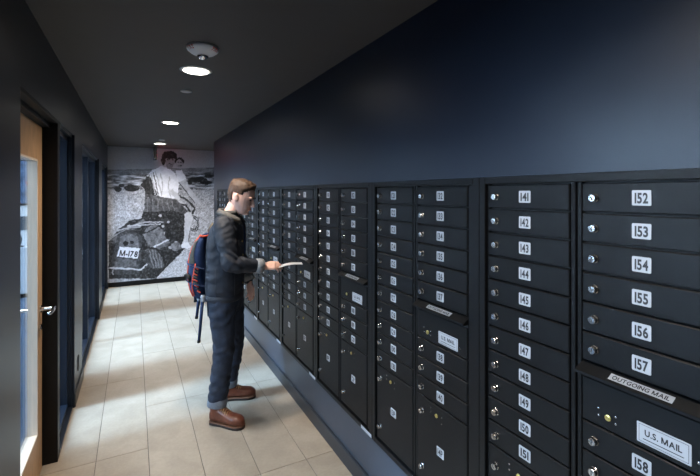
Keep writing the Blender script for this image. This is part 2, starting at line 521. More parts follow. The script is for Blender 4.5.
# ------------------------------------------------------------------ the office beyond the glazing
struct(MB().box(XW - 0.3, XL - 0.25, YB, YO + 0.1, -0.06, 0.0).build('office_floor', 'office_carpet'))
w = MB(); w.box(XW - 0.3, SKX[0], YB, YO + 0.1, 3.10, 3.26); w.box(SKX[1], XL - 0.14, YB, YO + 0.1, 3.10, 3.26)
sy = [YB] + [v for q in ADDED_SKYLIGHTS for v in q] + [YO + 0.1]
for i in range(0, len(sy), 2): w.box(SKX[0], SKX[1], sy[i], sy[i + 1], 3.10, 3.26)
struct(w.build('office_ceiling', 'office_white'))
for (a, c) in ADDED_SKYLIGHTS:  # skylights added out of view so the sun reaches the corridor floor
    r = struct(empty('added_skylight', ((SKX[0] + SKX[1]) / 2, (a + c) / 2, 3.27))); hx_, hy_ = (SKX[1] - SKX[0]) / 2, (c - a) / 2
    m = MB()
    for (u0, u1, v0, v1) in ((-hx_ - 0.05, -hx_, -hy_ - 0.05, hy_ + 0.05), (hx_, hx_ + 0.05, -hy_ - 0.05, hy_ + 0.05), (-hx_, hx_, -hy_ - 0.05, -hy_), (-hx_, hx_, hy_, hy_ + 0.05)):
        m.box(u0, u1, v0, v1, -0.01, 0.05)
    m.build('added_skylight_frame', 'trim_white', r)
    MB().box(-hx_, hx_, -hy_, hy_, 0.0, 0.008).build('pane', 'glass', r)
struct(MB().box(XW, XL - 0.14, YO, YO + 0.1, 0, 3.10).build('office_wall_end', 'office_white'))
struct(MB().box(XW, XL - 0.14, YB - 0.1, YB, 0, 3.10).build('office_wall_back', 'office_white'))
struct(MB().box(XL - 0.16, XL - 0.141, YB, YO, ZOP, 3.10).build('office_wall_header', 'office_white'))
w = MB(); wy = [YB] + [v for q in OFFICE_WINDOWS for v in q] + [YO]
for i in range(0, len(wy), 2): w.box(XW - 0.08, XW, wy[i], wy[i + 1], 0, 3.10)
w.box(XW - 0.08, XW, OFFICE_WINDOWS[0][0], OFFICE_WINDOWS[-1][1], 0, 0.9)
w.box(XW - 0.08, XW, OFFICE_WINDOWS[0][0], OFFICE_WINDOWS[-1][1], 2.9, 3.10)
struct(w.build('office_wall_window', 'office_white'))
for n, (a, c) in enumerate(OFFICE_WINDOWS):
    r = struct(empty('office_window', (XW - 0.04, (a + c) / 2, 0.9)))
    m = MB(); hw = (c - a) / 2
    for (u0, u1, v0, v1) in ((-hw, -hw + 0.05, 0, 2.0), (hw - 0.05, hw, 0, 2.0), (-hw, hw, 0, 0.05), (-hw, hw, 1.95, 2.0)):
        m.box(-0.03, 0.03, u0, u1, v0, v1)
    m.build('window_frame', 'frame_steel', r)
    MB().box(-0.004, 0.004, -hw + 0.05, hw - 0.05, 0.05, 1.95).build('pane', 'glass', r)
for (y_, lab) in ((1.2, 'nearest'), (4.4, 'middle'), (7.6, 'farthest')):  # unseen panels added to light the dark office behind the glass
    p = empty('added_light_panel', (-0.98, y_, 3.097)); tag(p, lab + ' square light panel added out of view to brighten the office', 'ceiling light', 'added office light panels')
    MB().box(-0.32, 0.32, -0.62, 0.62, -0.03, 0).build('housing', 'trim_white', p)
    MB().box(-0.29, 0.29, -0.59, 0.59, -0.034, -0.03).build('diffuser', 'added_panel_glow', p)
    l = area_light('added_panel_lamp', (0, 0, -0.04), (0, 0, 0), 0.58, 1.18, 30, (0.86, 0.94, 1.0)); l.parent = p
# framed picture, low white cabinet and the things on it, all seen through the door glass
pic = empty('framed_picture', (-2.0, YO, 1.52)); tag(pic, 'dark blue framed picture on the white office wall behind the door glass', 'picture')
def pic_material():
    m = bpy.data.materials.new('picture_print'); m.use_nodes = True
    nt = m.node_tree; b = nt.nodes['Principled BSDF']
    tc = nt.nodes.new('ShaderNodeTexCoord'); nz = nt.nodes.new('ShaderNodeTexNoise'); nz.inputs['Scale'].default_value = 7
    cr = nt.nodes.new('ShaderNodeValToRGB'); e = cr.color_ramp.elements
    e[0].position = 0.35; e[0].color = (*lin((38, 58, 84)), 1)
    e[1].position = 0.6; e[1].color = (*lin((92, 118, 150)), 1)
    x = e.new(0.70); x.color = (*lin((170, 60, 60)), 1)
    nt.links.new(tc.outputs['Object'], nz.inputs[0]); nt.links.new(nz.outputs[0], cr.inputs[0]); nt.links.new(cr.outputs[0], b.inputs[0])
    MAT['picture_print'] = m
pic_material()
MB().box(-0.43, 0.43, -0.03, 0, 0, 0.80).build('backing', 'black_plastic', pic)
MB().box(-0.40, 0.40, -0.034, -0.03, 0.03, 0.77).build('print', 'picture_print', pic)
cab = empty('office_cabinet', (-2.05, 8.70, 0)); tag(cab, 'low pale office cabinet against the white wall, seen through the door glass', 'cabinet')
MB().box(-0.55, 0.55, -0.22, 0.25, 0.07, 0.80).build('body', 'cabinet_white', cab)
MB().box(-0.57, 0.57, -0.24, 0.26, 0.80, 0.83).build('top', 'cabinet_white', cab)
MB().box(-0.53, 0.53, -0.19, 0.24, 0, 0.07).build('plinth', 'black_plastic', cab)
for x in (-0.54, 0.005):
    d = MB().box(x, x + 0.535, -0.238, -0.22, 0.08, 0.79).build('door', 'cabinet_white', cab)
    MB().box(x + 0.22, x + 0.33, -0.25, -0.238, 0.70, 0.715).build('handle', 'chrome', d)
pn = MB().box(-2.7, -1.5, YO - 0.03, YO, 1.08, 1.32).build('wall_panel', 'dark_grey')
tag(pn, 'dark grey strip panel on the office wall under the picture', 'panel')
lp = empty('dark_desk_object', (-1.70, 8.66, 0.83)); tag(lp, 'small black curved object on the pale office cabinet, shaped as a desk lamp', 'lamp')  # dark shape of unknown kind, given the form of a lamp
MB().lathe((0, 0, 0), (0, 0, 1), [(0.07, 0), (0.07, 0.012), (0.015, 0.02)], 16).build('base', 'black_plastic', lp)
MB().tube([(0, 0, 0.01), (0.03, 0, 0.12), (0.0, 0, 0.22), (-0.08, 0, 0.27)], 0.012, 8).build('arm', 'black_plastic', lp, True)
MB().lathe((-0.08, 0, 0.27), (-0.6, 0, -0.8), [(0.02, -0.01), (0.03, 0.02), (0.055, 0.07)], 14).build('shade', 'black_plastic', lp)

# ------------------------------------------------------------------ the printed mural on the end wall
def value_noise(x, y, seed, oct=4):
    """smooth value noise on numpy arrays, about 0..1"""
    out = np.zeros_like(x); amp = 1.0; tot = 0.0
    rng = np.random.RandomState(seed); tab = rng.rand(256, 256)
    for _ in range(oct):
        xi = np.floor(x).astype(int); yi = np.floor(y).astype(int)
        fx = x - xi; fy = y - yi; fx = fx * fx * (3 - 2 * fx); fy = fy * fy * (3 - 2 * fy)
        g = lambda a, b: tab[a % 256, b % 256]
        v = (g(xi, yi) * (1 - fx) + g(xi + 1, yi) * fx) * (1 - fy) + (g(xi, yi + 1) * (1 - fx) + g(xi + 1, yi + 1) * fx) * fy
        out += amp * v; tot += amp; amp *= 0.55; x = x * 2.03 + 11.3; y = y * 2.03 + 5.7
    return out / tot
def in_poly(px, py, poly):
    c = np.zeros(px.shape, bool); n = len(poly)
    for i in range(n):
        x1, y1 = poly[i]; x2, y2 = poly[(i + 1) % n]
        if y1 == y2: continue
        k = ((y1 > py) != (y2 > py)) & (px < (x2 - x1) * (py - y1) / (y2 - y1) + x1)
        c ^= k
    return c
def seg_dist(px, py, pts):
    d = np.full(px.shape, 1e9)
    for (x1, y1), (x2, y2) in zip(pts[:-1], pts[1:]):
        L2 = (x2 - x1) ** 2 + (y2 - y1) ** 2 + 1e-9
        t = np.clip(((px - x1) * (x2 - x1) + (py - y1) * (y2 - y1)) / L2, 0, 1)
        d = np.minimum(d, np.hypot(px - x1 - t * (x2 - x1), py - y1 - t * (y2 - y1)))
    return d
MX0, MX1, MZA, MZB = XL + 0.002, 1.66, 0.085, ZCEIL - 0.002
YM = YE - 0.004
def paint_mural(X, Z):
    """grey values of the print; its drawing is laid out on a sheet 408 x 476 units"""
    lat = X * math.cos(TH) - YM * math.sin(TH); dep = X * math.sin(TH) + YM * math.cos(TH)
    cx = (350 + 410 * lat / dep - 100) * 3.4; cy = (193 + 410 * (ZC - Z) / dep - 145) * 3.4
    wob = (value_noise(cx / 9, cy / 9, 3, 3) - 0.5) * 7
    x = cx + wob; y = cy + (value_noise(cx / 9 + 40, cy / 9, 4, 3) - 0.5) * 7
    fine = value_noise(cx / 2.2, cy / 2.2, 5, 3); mid = value_noise(cx / 8, cy / 8, 6, 4); streak = value_noise(cx / 26, cy / 5, 8, 4)
    v = np.full(X.shape, 0.58) + (cy - 40) * 0.0003
    hor = 84 - (cx - 35) * 0.022
    land = cy > hor
    v = np.where(land, 0.20 + 0.75 * np.clip((streak - 0.34) * 1.9, 0, 1), v)
    v = np.where(land & (cy < hor + 16), 0.22 + 0.35 * streak, v)
    sand = cy > 150 + (mid - 0.5) * 26
    v = np.where(sand, 0.52 + 0.55 * (fine - 0.5) + 0.3 * (mid - 0.5) + np.clip((cy - 150) / 900, 0, .1), v)
    def poly(p, val, tex=0.25, n=mid):
        nonlocal v
        v = np.where(in_poly(x, y, p), val + tex * (n - 0.5), v)
    def line(p, wid, val):
        nonlocal v
        v = np.where(seg_dist(x, y, p) < wid, val, v)
    def blob(c, rx, ry, val, tex=0.2, n=mid):
        nonlocal v
        v = np.where(((x - c[0]) / rx) ** 2 + ((y - c[1]) / ry) ** 2 < 1, val + tex * (n - 0.5), v)
    for (a, b2, rx, ry) in ((60, 150, 14, 9), (108, 147, 26, 12), (72, 137, 9, 6), (330, 118, 34, 9), (360, 128, 22, 8), (300, 128, 16, 6), (372, 105, 16, 5)):
        blob((a, b2), rx, ry, 0.08)
    # rear shadow masses of the motorcycle and sidecar
    poly([(30, 330), (66, 285), (100, 258), (140, 250), (150, 220), (265, 205), (300, 225), (312, 262), (300, 340), (262, 372),
          (240, 400), (190, 455), (30, 455)], 0.12, 0.42, value_noise(cx / 5, cy / 5, 21, 4))
    poly([(30, 335), (48, 305), (150, 250), (158, 262), (110, 290), (60, 330)], 0.30, 0.5)
    line([(60, 292), (150, 262), (215, 262)], 2.2, 0.62)
    line([(36, 318), (100, 282), (140, 276)], 2.0, 0.55)
    line([(95, 275), (205, 268)], 1.6, 0.70)
    # sidecar tail
    poly([(52, 345), (62, 302), (92, 288), (128, 298), (142, 318), (140, 395), (130, 440), (42, 440), (36, 400)], 0.20, 0.25)
    poly([(64, 344), (70, 312), (95, 300), (126, 310), (133, 348)], 0.34, 0.3)
    poly([(56, 386), (124, 392), (126, 416), (46, 416)], 0.30, 0.25)
    line([(34, 418), (140, 424), (165, 402)], 2.6, 0.72)
    line([(44, 440), (44, 424)], 2.0, 0.6)
    blob((88, 335), 9, 9, 0.05); blob((108, 330), 6, 6, 0.08)
    poly([(66, 346), (136, 350), (128, 386), (58, 380)], 0.86, 0.06)
    # canvas bag and bundle
    poly([(146, 302), (158, 280), (196, 270), (212, 288), (236, 332), (228, 345), (178, 356), (162, 340)], 0.36, 0.4)
    line([(148, 300), (170, 292), (200, 276), (208, 284)], 2.4, 0.10)
    line([(185, 345), (232, 322)], 2.6, 0.75)
    poly([(152, 356), (176, 350), (206, 362), (220, 396), (214, 420), (176, 420), (158, 400)], 0.22, 0.35)
    for k in range(4):
        line([(168 + 10 * k, 360), (176 + 11 * k, 400), (182 + 9 * k, 416)], 1.3, 0.48)
    line([(150, 350), (190, 352), (215, 380), (222, 410)], 3.0, 0.05)
    for c in ((205, 240), (232, 262), (248, 300), (258, 330), (222, 300), (214, 276), (262, 352), (238, 348)):
        blob(c, 5, 4, 0.65)
    blob((258, 345), 18, 14, 0.42, 0.6); blob((236, 300), 16, 22, 0.10, 0.2)
    # pale ground by the front wheel
    poly([(192, 455), (232, 410), (280, 378), (300, 372), (310, 400), (312, 455)], 0.66, 0.5, fine)
    line([(200, 438), (262, 374), (284, 352)], 4.0, 0.10)
    # front wheel, handlebar
    for (c, r) in (((318, 268), 26), ((318, 268), 20)):
        v = np.where((np.abs(np.hypot((x - c[0]) * 1.5, y - c[1]) - r) < 2.0) & (x > 308), 0.12, v)
    line([(268, 172), (300, 190), (322, 215), (316, 232)], 3.4, 0.12)
    line([(262, 196), (292, 204), (306, 226)], 3.0, 0.10)
    # the leg
    poly([(286, 226), (310, 230), (316, 250), (306, 290), (300, 326), (308, 344), (282, 348), (278, 338), (288, 300)], 0.74, 0.18)
    poly([(276, 336), (300, 330), (312, 346), (298, 352), (276, 350)], 0.86, 0.1)
    # skirt
    poly([(152, 160), (182, 164), (258, 184), (282, 206), (300, 226), (284, 236), (250, 222), (200, 226), (150, 226)], 0.24, 0.32)
    for k in range(6):
        line([(164 + 16 * k, 176 + 3 * k), (160 + 19 * k, 224)], 1.2, 0.40)
    # shirts, arms
    poly([(160, 104), (176, 84), (206, 72), (236, 78), (258, 98), (268, 128), (266, 160), (252, 184), (216, 178), (182, 168), (156, 166),
          (150, 150), (140, 138), (146, 124)], 0.82, 0.16)
    poly([(160, 106), (172, 112), (184, 140), (196, 170), (156, 168), (150, 148), (138, 136), (148, 120)], 0.10, 0.2)
    for k in range(4):
        line([(166 + 7 * k, 100 - 3 * k), (170 + 10 * k, 130), (176 + 11 * k, 168)], 1.6, 0.62 if k % 2 else 0.20)
    line([(206, 100), (214, 140), (208, 172)], 1.6, 0.58); line([(236, 110), (232, 150), (240, 178)], 1.5, 0.60)
    poly([(258, 86), (276, 86), (290, 104), (292, 122), (268, 128), (262, 110)], 0.80, 0.12)
    poly([(268, 126), (290, 118), (306, 146), (326, 172), (342, 192), (336, 202), (322, 194), (296, 164)], 0.62, 0.2)
    poly([(228, 160), (246, 150), (268, 172), (272, 184), (262, 186)], 0.68, 0.15)
    line([(270, 128), (298, 166), (322, 196)], 1.6, 0.15)
    # heads, drawn as plain dark-haired shapes without portraits
    blob((236, 42), 26, 22, 0.10); blob((239, 54), 17, 19, 0.48, 0.2); blob((236, 34), 24, 14, 0.08, 0.25); blob((216, 52), 8, 16, 0.10)
    poly([(226, 66), (250, 68), (246, 82), (228, 80)], 0.40, 0.1)
    blob((270, 56), 16, 14, 0.07); blob((270, 64), 12, 15, 0.55, 0.15)
    line([(230, 50), (236, 50)], 1.8, 0.12); line([(244, 50), (250, 50)], 1.8, 0.12); line([(234, 64), (246, 64)], 1.6, 0.14)
    line([(264, 60), (268, 60)], 1.5, 0.12); line([(274, 60), (278, 60)], 1.5, 0.12); line([(266, 72), (276, 72)], 1.4, 0.15)
    gr = value_noise(cx / 3.2, cy / 3.2, 33, 3)
    v = v + (0.10 * (fine - 0.5) + np.where(v < 0.45, 0.55 * np.clip(gr - 0.55, 0, 1), 0)) * (v > 0.04)
    v = (v - 0.45) * 1.18 + 0.45
    return np.clip(v, 0.02, 0.95)
nx, nz = 262, 313
gx = np.linspace(MX0, MX1, nx); gz = np.linspace(MZA, MZB, nz)
GX, GZ = np.meshgrid(gx, gz)
val = paint_mural(GX, GZ)
me = bpy.data.meshes.new('mural_print')
verts = np.stack([GX.ravel(), np.full(GX.size, YM), GZ.ravel()], 1)
idx = np.arange(nx * nz).reshape(nz, nx)
quads = np.stack([idx[:-1, :-1], idx[:-1, 1:], idx[1:, 1:], idx[1:, :-1]], -1).reshape(-1, 4)
me.from_pydata(verts.tolist(), [], quads.tolist())
ca = me.color_attributes.new('print', 'FLOAT_COLOR', 'POINT')
lv = ((val.ravel() * 1.0 + 0.04) ** 1.75)
rgba = np.stack([lv * 0.95, lv * 0.96, lv * 1.06, np.ones_like(lv)], 1).astype(np.float32)
ca.data.foreach_set('color', rgba.ravel())
mm = bpy.data.materials.new('mural_ink'); mm.use_nodes = True
at = mm.node_tree.nodes.new('ShaderNodeVertexColor'); at.layer_name = 'print'
bb = mm.node_tree.nodes['Principled BSDF']; bb.inputs['Roughness'].default_value = 0.5
mm.node_tree.links.new(at.outputs[0], bb.inputs['Base Color'])
MAT['mural_ink'] = mm; me.materials.append(mm)
mural = empty('wall_mural', ((MX0 + MX1) / 2, YE, MZA))
tag(mural, 'black and white photo mural of riders on a motorcycle, covering the end wall', 'mural')
def under(o, par): o.parent = par; o.matrix_parent_inverse = Matrix.Translation(par.location).inverted(); return o
under(link('print', me), mural)
under(MB().box(MX0, MX1, YM + 0.0005, YE + 0.003, MZA, MZB).build('backing_sheet', 'black_plastic'), mural)
def sheet_point(cx, cy):
    x = 100 + cx / 3.4; y = 145 + cy / 3.4; u = (x - 350) / 410
    t = YM / (math.cos(TH) - u * math.sin(TH))
    return t * (math.sin(TH) + u * math.cos(TH)), ZC - (y - 193) / 410 * t
a0 = sheet_point(98, 369); a1 = sheet_point(126, 371)
pl = MB()
ang = math.atan2(a1[1] - a0[1], a1[0] - a0[0])
def put_plate(u, v): return (a0[0] + u * math.cos(ang) - v * math.sin(ang), YM - 0.001, a0[1] + u * math.sin(ang) + v * math.cos(ang))
lettering(pl, 'M-178', put_plate, 0.30, 0.105, 0)
o = pl.build('plate_lettering', 'label_ink'); under(o, mural); o['label'] = 'M-178 on the printed number plate'

# ------------------------------------------------------------------ mailbox units
UH = 0.0889                                   # one door unit
def row_z(i): return 1.717 - UH * i - MZ0     # centre of row i above the unit's base
DWID = 0.328
YBc, YAc = 0.237, 0.606                       # column centres inside a unit (B is nearer the camera)
def door_mesh(h):
    return MB().cbox(-0.004, 0.016, -DWID / 2, DWID / 2, -h / 2, h / 2, 0.003).mesh('door', 'box_black')
tenant_me = door_mesh(UH - 0.005)
PZ1, PZ0 = row_z(10.5) - 0.003, 0.036
parcel_me = door_mesh(PZ1 - PZ0)
collect_h = UH * 1.45
collect_me = door_mesh(collect_h)
def lock_mesh():
    m = MB()
    m.lathe((0, 0, 0), (-1, 0, 0), [(0.0130, 0), (0.0130, 0.004), (0.0112, 0.006), (0.0112, 0.016), (0.0095, 0.018), (0.003, 0.0182)], 12)
    m.box(-0.0192, -0.0175, -0.0014, 0.0014, -0.006, 0.006, 1)
    return m.mesh('lock', ['lock_chrome', 'lock_slot'])
lock_me = lock_mesh()
brass_me = MB().lathe((0, 0, 0), (-1, 0, 0), [(0.0085, 0), (0.0085, 0.004), (0.006, 0.005), (0.002, 0.0045)], 12).mesh('arrow_lock', 'lock_brass')
screw_me = MB().lathe((0, 0, 0), (-1, 0, 0), [(0.0035, 0), (0.003, 0.0015), (0.001, 0.002)], 8).mesh('screw', 'lock_chrome')
def rrect(hw, hh, r, n=3):
    p = []
    for (sx, sy, a0_) in ((1, 1, 0), (-1, 1, 90), (-1, -1, 180), (1, -1, 270)):
        for k in range(n + 1):
            a = math.radians(a0_ + 90 * k / n)
            p.append((sx * (hw - r) + r * math.cos(a), sy * (hh - r) + r * math.sin(a)))
    return p
def plate(mb, hw, hh, r, th, mi=0, y=0, z=0):
    p = rrect(hw, hh, r); n = len(p)
    vs = [(0, y - a, z + b_) for a, b_ in p] + [(-th, y - a, z + b_) for a, b_ in p]
    fs = [tuple(range(n)), tuple(range(2 * n - 1, n - 1, -1))] + [(i, (i + 1) % n, n + (i + 1) % n, n + i) for i in range(n)]
    mb.add(vs, fs, mi)
def number_mesh(text):
    m = MB(); plate(m, 0.0235, 0.0205, 0.003, 0.0012)
    lettering(m, text, lambda u, v: (-0.0016, -u, v), 0.033 if len(text) > 2 else 0.024, 0.0275, 1, 0.07)
    return m.mesh('number_label', ['label_white', 'label_ink'])
def usmail_mesh():
    m = MB(); plate(m, 0.061, 0.0265, 0.002, 0.0012)
    for (a, b_, c, d) in ((-0.056, 0.056, 0.0215, 0.0225), (-0.056, 0.056, -0.0225, -0.0215), (-0.056, -0.055, -0.0215, 0.0215), (0.055, 0.056, -0.0215, 0.0215)):
        m.add([(-0.0016, -a, c), (-0.0016, -b_, c), (-0.0016, -b_, d), (-0.0016, -a, d)], [(0, 1, 2, 3)], 1)
    lettering(m, 'U.S. MAIL', lambda u, v: (-0.0016, -u, v + 0.004), 0.084, 0.016, 1, 0.07)
    lettering(m, 'APPROVED', lambda u, v: (-0.0016, -u, v - 0.0135), 0.092, 0.004, 1, 0.2) if False else \
        m.add([(-0.0016, 0.046, -0.0150), (-0.0016, -0.046, -0.0150), (-0.0016, -0.046, -0.0128), (-0.0016, 0.046, -0.0128)], [(0, 1, 2, 3)], 1)
    return m.mesh('mail_label', ['label_white', 'label_ink'])
us_me = usmail_mesh()
# outgoing slot hood: a wedge with a sloping top
HD, HH = 0.026, 0.030
hw = DWID / 2 + 0.006
hood = MB()
hood.add([(0.012, -hw, HH), (0.012, hw, HH), (-HD, hw, 0.008), (-HD, -hw, 0.008), (0.012, -hw, 0), (0.012, hw, 0), (-HD, hw, 0), (-HD, -hw, 0)],
         [(0, 1, 2, 3), (7, 6, 5, 4), (3, 2, 6, 7), (0, 3, 7, 4), (1, 5, 6, 2), (0, 4, 5, 1)])
hood_me = hood.mesh('slot_hood', 'box_black')
sl = Vector((-HD - 0.012, 0, 0.008 - HH)); sl_len = sl.length; sl.normalize()
nrm = Vector((sl.z, 0, -sl.x)); nrm = nrm if nrm.z > 0 else -nrm
og = MB()
def put_hood(u, v, lift=0.0012):
    p = Vector((0.012, -u, HH)) + sl * (sl_len * 0.55 - v) + nrm * lift
    return (p.x, p.y, p.z)
og.add([put_hood(-0.078, -0.011), put_hood(0.078, -0.011), put_hood(0.078, 0.011), put_hood(-0.078, 0.011)], [(0, 1, 2, 3)], 0)
lettering(og, 'OUTGOING MAIL', lambda u, v: put_hood(u, v, 0.0016), 0.140, 0.013, 1, 0.08)
og_me = og.mesh('outgoing_label', ['label_silver', 'label_ink'])
slot_me = MB().box(0.002, 0.016, -DWID / 2, DWID / 2, -0.014, 0.014).mesh('slot', 'box_inner')

# frame of one unit (origin at the near lower corner on the wall face)
HT = MZ1 - MZ0
fm = MB()
T = -0.012
fm.cbox(T, 0.03, 0, 0.034, 0, HT, 0.002)
fm.cbox(T, 0.03, MPITCH - 0.030, MPITCH - 0.001, 0, HT, 0.002)
fm.cbox(T, 0.03, 0.034, MPITCH - 0.030, HT - 0.026, HT, 0.002)
fm.cbox(T, 0.03, 0.034, MPITCH - 0.030, 0, 0.026, 0.002)
fm_me = fm.mesh('trim_frame', 'box_black')
im = MB()
im.cbox(-0.001, 0.03, 0.038, 0.069, 0.026, HT - 0.026, 0.002)
im.cbox(-0.001, 0.03, 0.404, 0.418, 0.026, HT - 0.026, 0.002)
im.cbox(-0.001, 0.03, 0.424, 0.439, 0.026, HT - 0.026, 0.002)
im.box(0.004, 0.03, 0.772, MPITCH - 0.030, 0.026, HT - 0.026)
in_me = im.mesh('inner_frame', 'box_black')
body_me = MB().box(0.0165, 0.40, 0.006, MPITCH - 0.006, 0.004, HT - 0.004).mesh('body', 'box_inner')
tag_m = MB(); tag_m.box(T - 0.001, T, 0.006, 0.125, 0.004, 0.022)
tag_me = tag_m.mesh('maker_tag', 'label_white')
where = ['nearest the camera, cut by the right edge', 'second from the camera', 'third from the camera', 'fourth from the camera, behind the held letter',
         'fifth from the camera, right of the man\'s face', 'sixth from the camera, partly behind the man', 'seventh from the camera, hidden by the man', 'last one by the mural']
num = {}
def nmesh(t):
    if t not in num: num[t] = number_mesh(t)
    return num[t]
for k in range(NMOD):
    n0 = 141 - 20 * k
    root = empty('mailbox_unit', (XR, MY0 + k * MPITCH, MZ0))
    tag(root, 'black mailbox unit ' + where[k], 'mailbox', 'black mailbox units in a row along the right wall')
    link('body', body_me, root); link('trim_frame', fm_me, root); link('inner_frame', in_me, root)
    link('maker_tag', tag_me, root)
    def door_at(name, me_, y, z, text, lz=0.0, lock=True):
        d = link(name, me_, root, (0, y, z))
        if text: link('number_label', nmesh(text), d, (-0.004, 0, lz))
        return d
    def lock_on(d, dy, dz, me_=lock_me, nm='lock'):
        l = link(nm, me_, d, (-0.004, dy, dz)); l.rotation_euler = (random.uniform(-.5, .5), 0, 0); return l
    LY = DWID / 2 - 0.039
    n = n0
    for i in range(11):
        d = door_at('mail_door', tenant_me, YAc, row_z(i), str(n)); n += 1
        lock_on(d, LY, -0.002)
    for i in range(6):
        d = door_at('mail_door', tenant_me, YBc, row_z(i), str(n)); n += 1
        lock_on(d, LY, -0.002)
    link('slot', slot_me, root, (0, YBc, row_z(5.5) - 0.045))
    hd = link('slot_hood', hood_me, root, (-0.004, YBc, row_z(5.5) - HH - 0.003))
    link('outgoing_label', og_me, hd)
    cz = row_z(7.5) + 0.0025 + collect_h / 2
    cd = door_at('collection_door', collect_me, YBc, cz, None)
    link('mail_label', us_me, cd, (-0.004, -0.05, row_z(7.02) - cz))
    lock_on(cd, 0.087, row_z(7.06) - cz, brass_me, 'arrow_lock')
    if k < 4:
        for (a, c) in ((0.114, 0.016), (0.114, -0.004), (0.066, 0.012), (0.066, -0.008), (-0.125, -0.005)):
            link('screw', screw_me, cd, (-0.004, a, row_z(7.06) - cz + c))
    for i in range(8, 11):
        d = door_at('mail_door', tenant_me, YBc, row_z(i), str(n)); n += 1
        lock_on(d, LY, -0.002)
    for j, y in enumerate((YAc, YBc)):
        pc = (PZ0 + PZ1) / 2
        d = door_at('parcel_door', parcel_me, y, pc, '%dP' % (2 * (7 - k) + j + 1), row_z(12.75) - pc)
        lock_on(d, LY, row_z(11.28) - pc); lock_on(d, LY, row_z(14.2) - pc)
        lock_on(d, LY - 0.10, row_z(11.05) - pc, brass_me, 'arrow_lock')
        if k < 4:
            for (a, c) in ((0.04, 0.02), (0.04, 0.0), (-0.035, 0.008), (-0.035, -0.02)):
                link('screw', screw_me, d, (-0.004, LY - 0.10 + a, row_z(11.05) - pc + c))

# ------------------------------------------------------------------ ceiling fixtures
DL = [(0.385, 3.05, 'nearest round downlight in the dark ceiling, in front of the fire strobe'),
      (0.395, 5.45, 'middle round downlight in the dark ceiling, halfway to the mural'),
      (0.40, 7.85, 'farthest round downlight in the dark ceiling, just before the mural'),
      (0.385, 0.65, 'round ceiling downlight above the camera, out of view'),
      (0.385, -1.75, 'round ceiling downlight behind the camera, out of view'),
      (2.6, 7.95, 'round ceiling downlight in the side hall, out of view')]
SPOT_W = 108
for (x, y, lab) in DL:
    d = empty('downlight', (x, y, ZCEIL)); tag(d, lab, 'ceiling light', 'round ceiling downlights')
    MB().lathe((0, 0, 0), (0, 0, -1), [(0.082, 0.0), (0.082, 0.003), (0.100, 0.006), (0.108, 0.002), (0.108, 0.0)], 32).build('trim_ring', 'trim_white', d, True)
    MB().lathe((0, 0, -0.0065), (0, 0, -1), [(0.080, 0), (0.080, 0.001)], 32).build('lens', 'lamp_glow', d)
    l = bpy.data.lights.new('downlight_lamp', 'SPOT'); l.energy = SPOT_W; l.color = (1.0, 0.89, 0.76)
    l.spot_size = math.radians(138); l.spot_blend = 0.8; l.shadow_soft_size = 0.08
    lo = bpy.data.objects.new('downlight_lamp', l); COL.objects.link(lo); lo.parent = d; lo.location = (0, 0, -0.03)
sp = empty('sprinkler_cover', (0.389, 3.71, ZCEIL)); tag(sp, 'small flat pale disc in the ceiling beyond the nearest downlight', 'sprinkler')
MB().lathe((0, 0, 0), (0, 0, -1), [(0.046, 0), (0.046, 0.004), (0.040, 0.007)], 24).build('plate', 'trim_white', sp, True)
sp = empty('sprinkler_cover', (0.40, 7.30, ZCEIL)); tag(sp, 'small flat pale disc in the ceiling near the mural', 'sprinkler')
MB().lathe((0, 0, 0), (0, 0, -1), [(0.046, 0), (0.046, 0.004), (0.040, 0.007)], 24).build('plate', 'trim_white', sp, True)
fs_ = empty('fire_strobe', (0.36, 2.55, ZCEIL)); tag(fs_, 'white dome fire alarm strobe with red lettering on the dark ceiling', 'alarm')
prof = [(0.090, 0.0), (0.092, 0.010), (0.086, 0.022), (0.068, 0.036), (0.046, 0.044), (0.030, 0.046)]
MB().lathe((0, 0, 0), (0, 0, -1), prof, 32).build('dome', 'white_plastic', fs_, True)
MB().lathe((0, 0, -0.045), (0, 0, -1), [(0.030, 0), (0.032, 0.008), (0.024, 0.020), (0.010, 0.027)], 16).build('strobe_lens', 'chrome', fs_, True)
def dome_pt(a, h):   # a: angle round the dome, h: depth below the ceiling
    for (r0, h0), (r1, h1) in zip(prof[:-1], prof[1:]):
        if h0 <= h <= h1: r = r0 + (r1 - r0) * (h - h0) / (h1 - h0); break
    else: r = prof[-1][0]
    return ((r + 0.0012) * math.cos(a), (r + 0.0012) * math.sin(a), -h)
for a_c in (-2.65, -0.75, 0.8, 2.4):
    m = MB(); lettering(m, 'FIRE', lambda u, v: dome_pt(a_c + u / 0.082, 0.020 - v), 0.050, 0.017, 0, 0.12)
    m.build('fire_lettering', 'red_print', fs_)
es = empty('exit_sign', (0.345, 8.36, ZCEIL)); tag(es, 'dark hanging exit sign seen edge-on before the mural', 'exit sign')
MB().box(-0.024, 0.024, -0.15, 0.15, -0.245, -0.045).build('housing', 'black_plastic', es)
MB().box(-0.02, 0.02, -0.06, 0.06, -0.045, 0).build('canopy', 'black_plastic', es)
for s_ in (1,):
    m = MB(); lettering(m, 'EXIT', lambda u, v: (s_ * 0.0255, s_ * u, v - 0.145), 0.24, 0.14, 0, 0.12)
    m.build('exit_lettering', 'exit_glow', es)

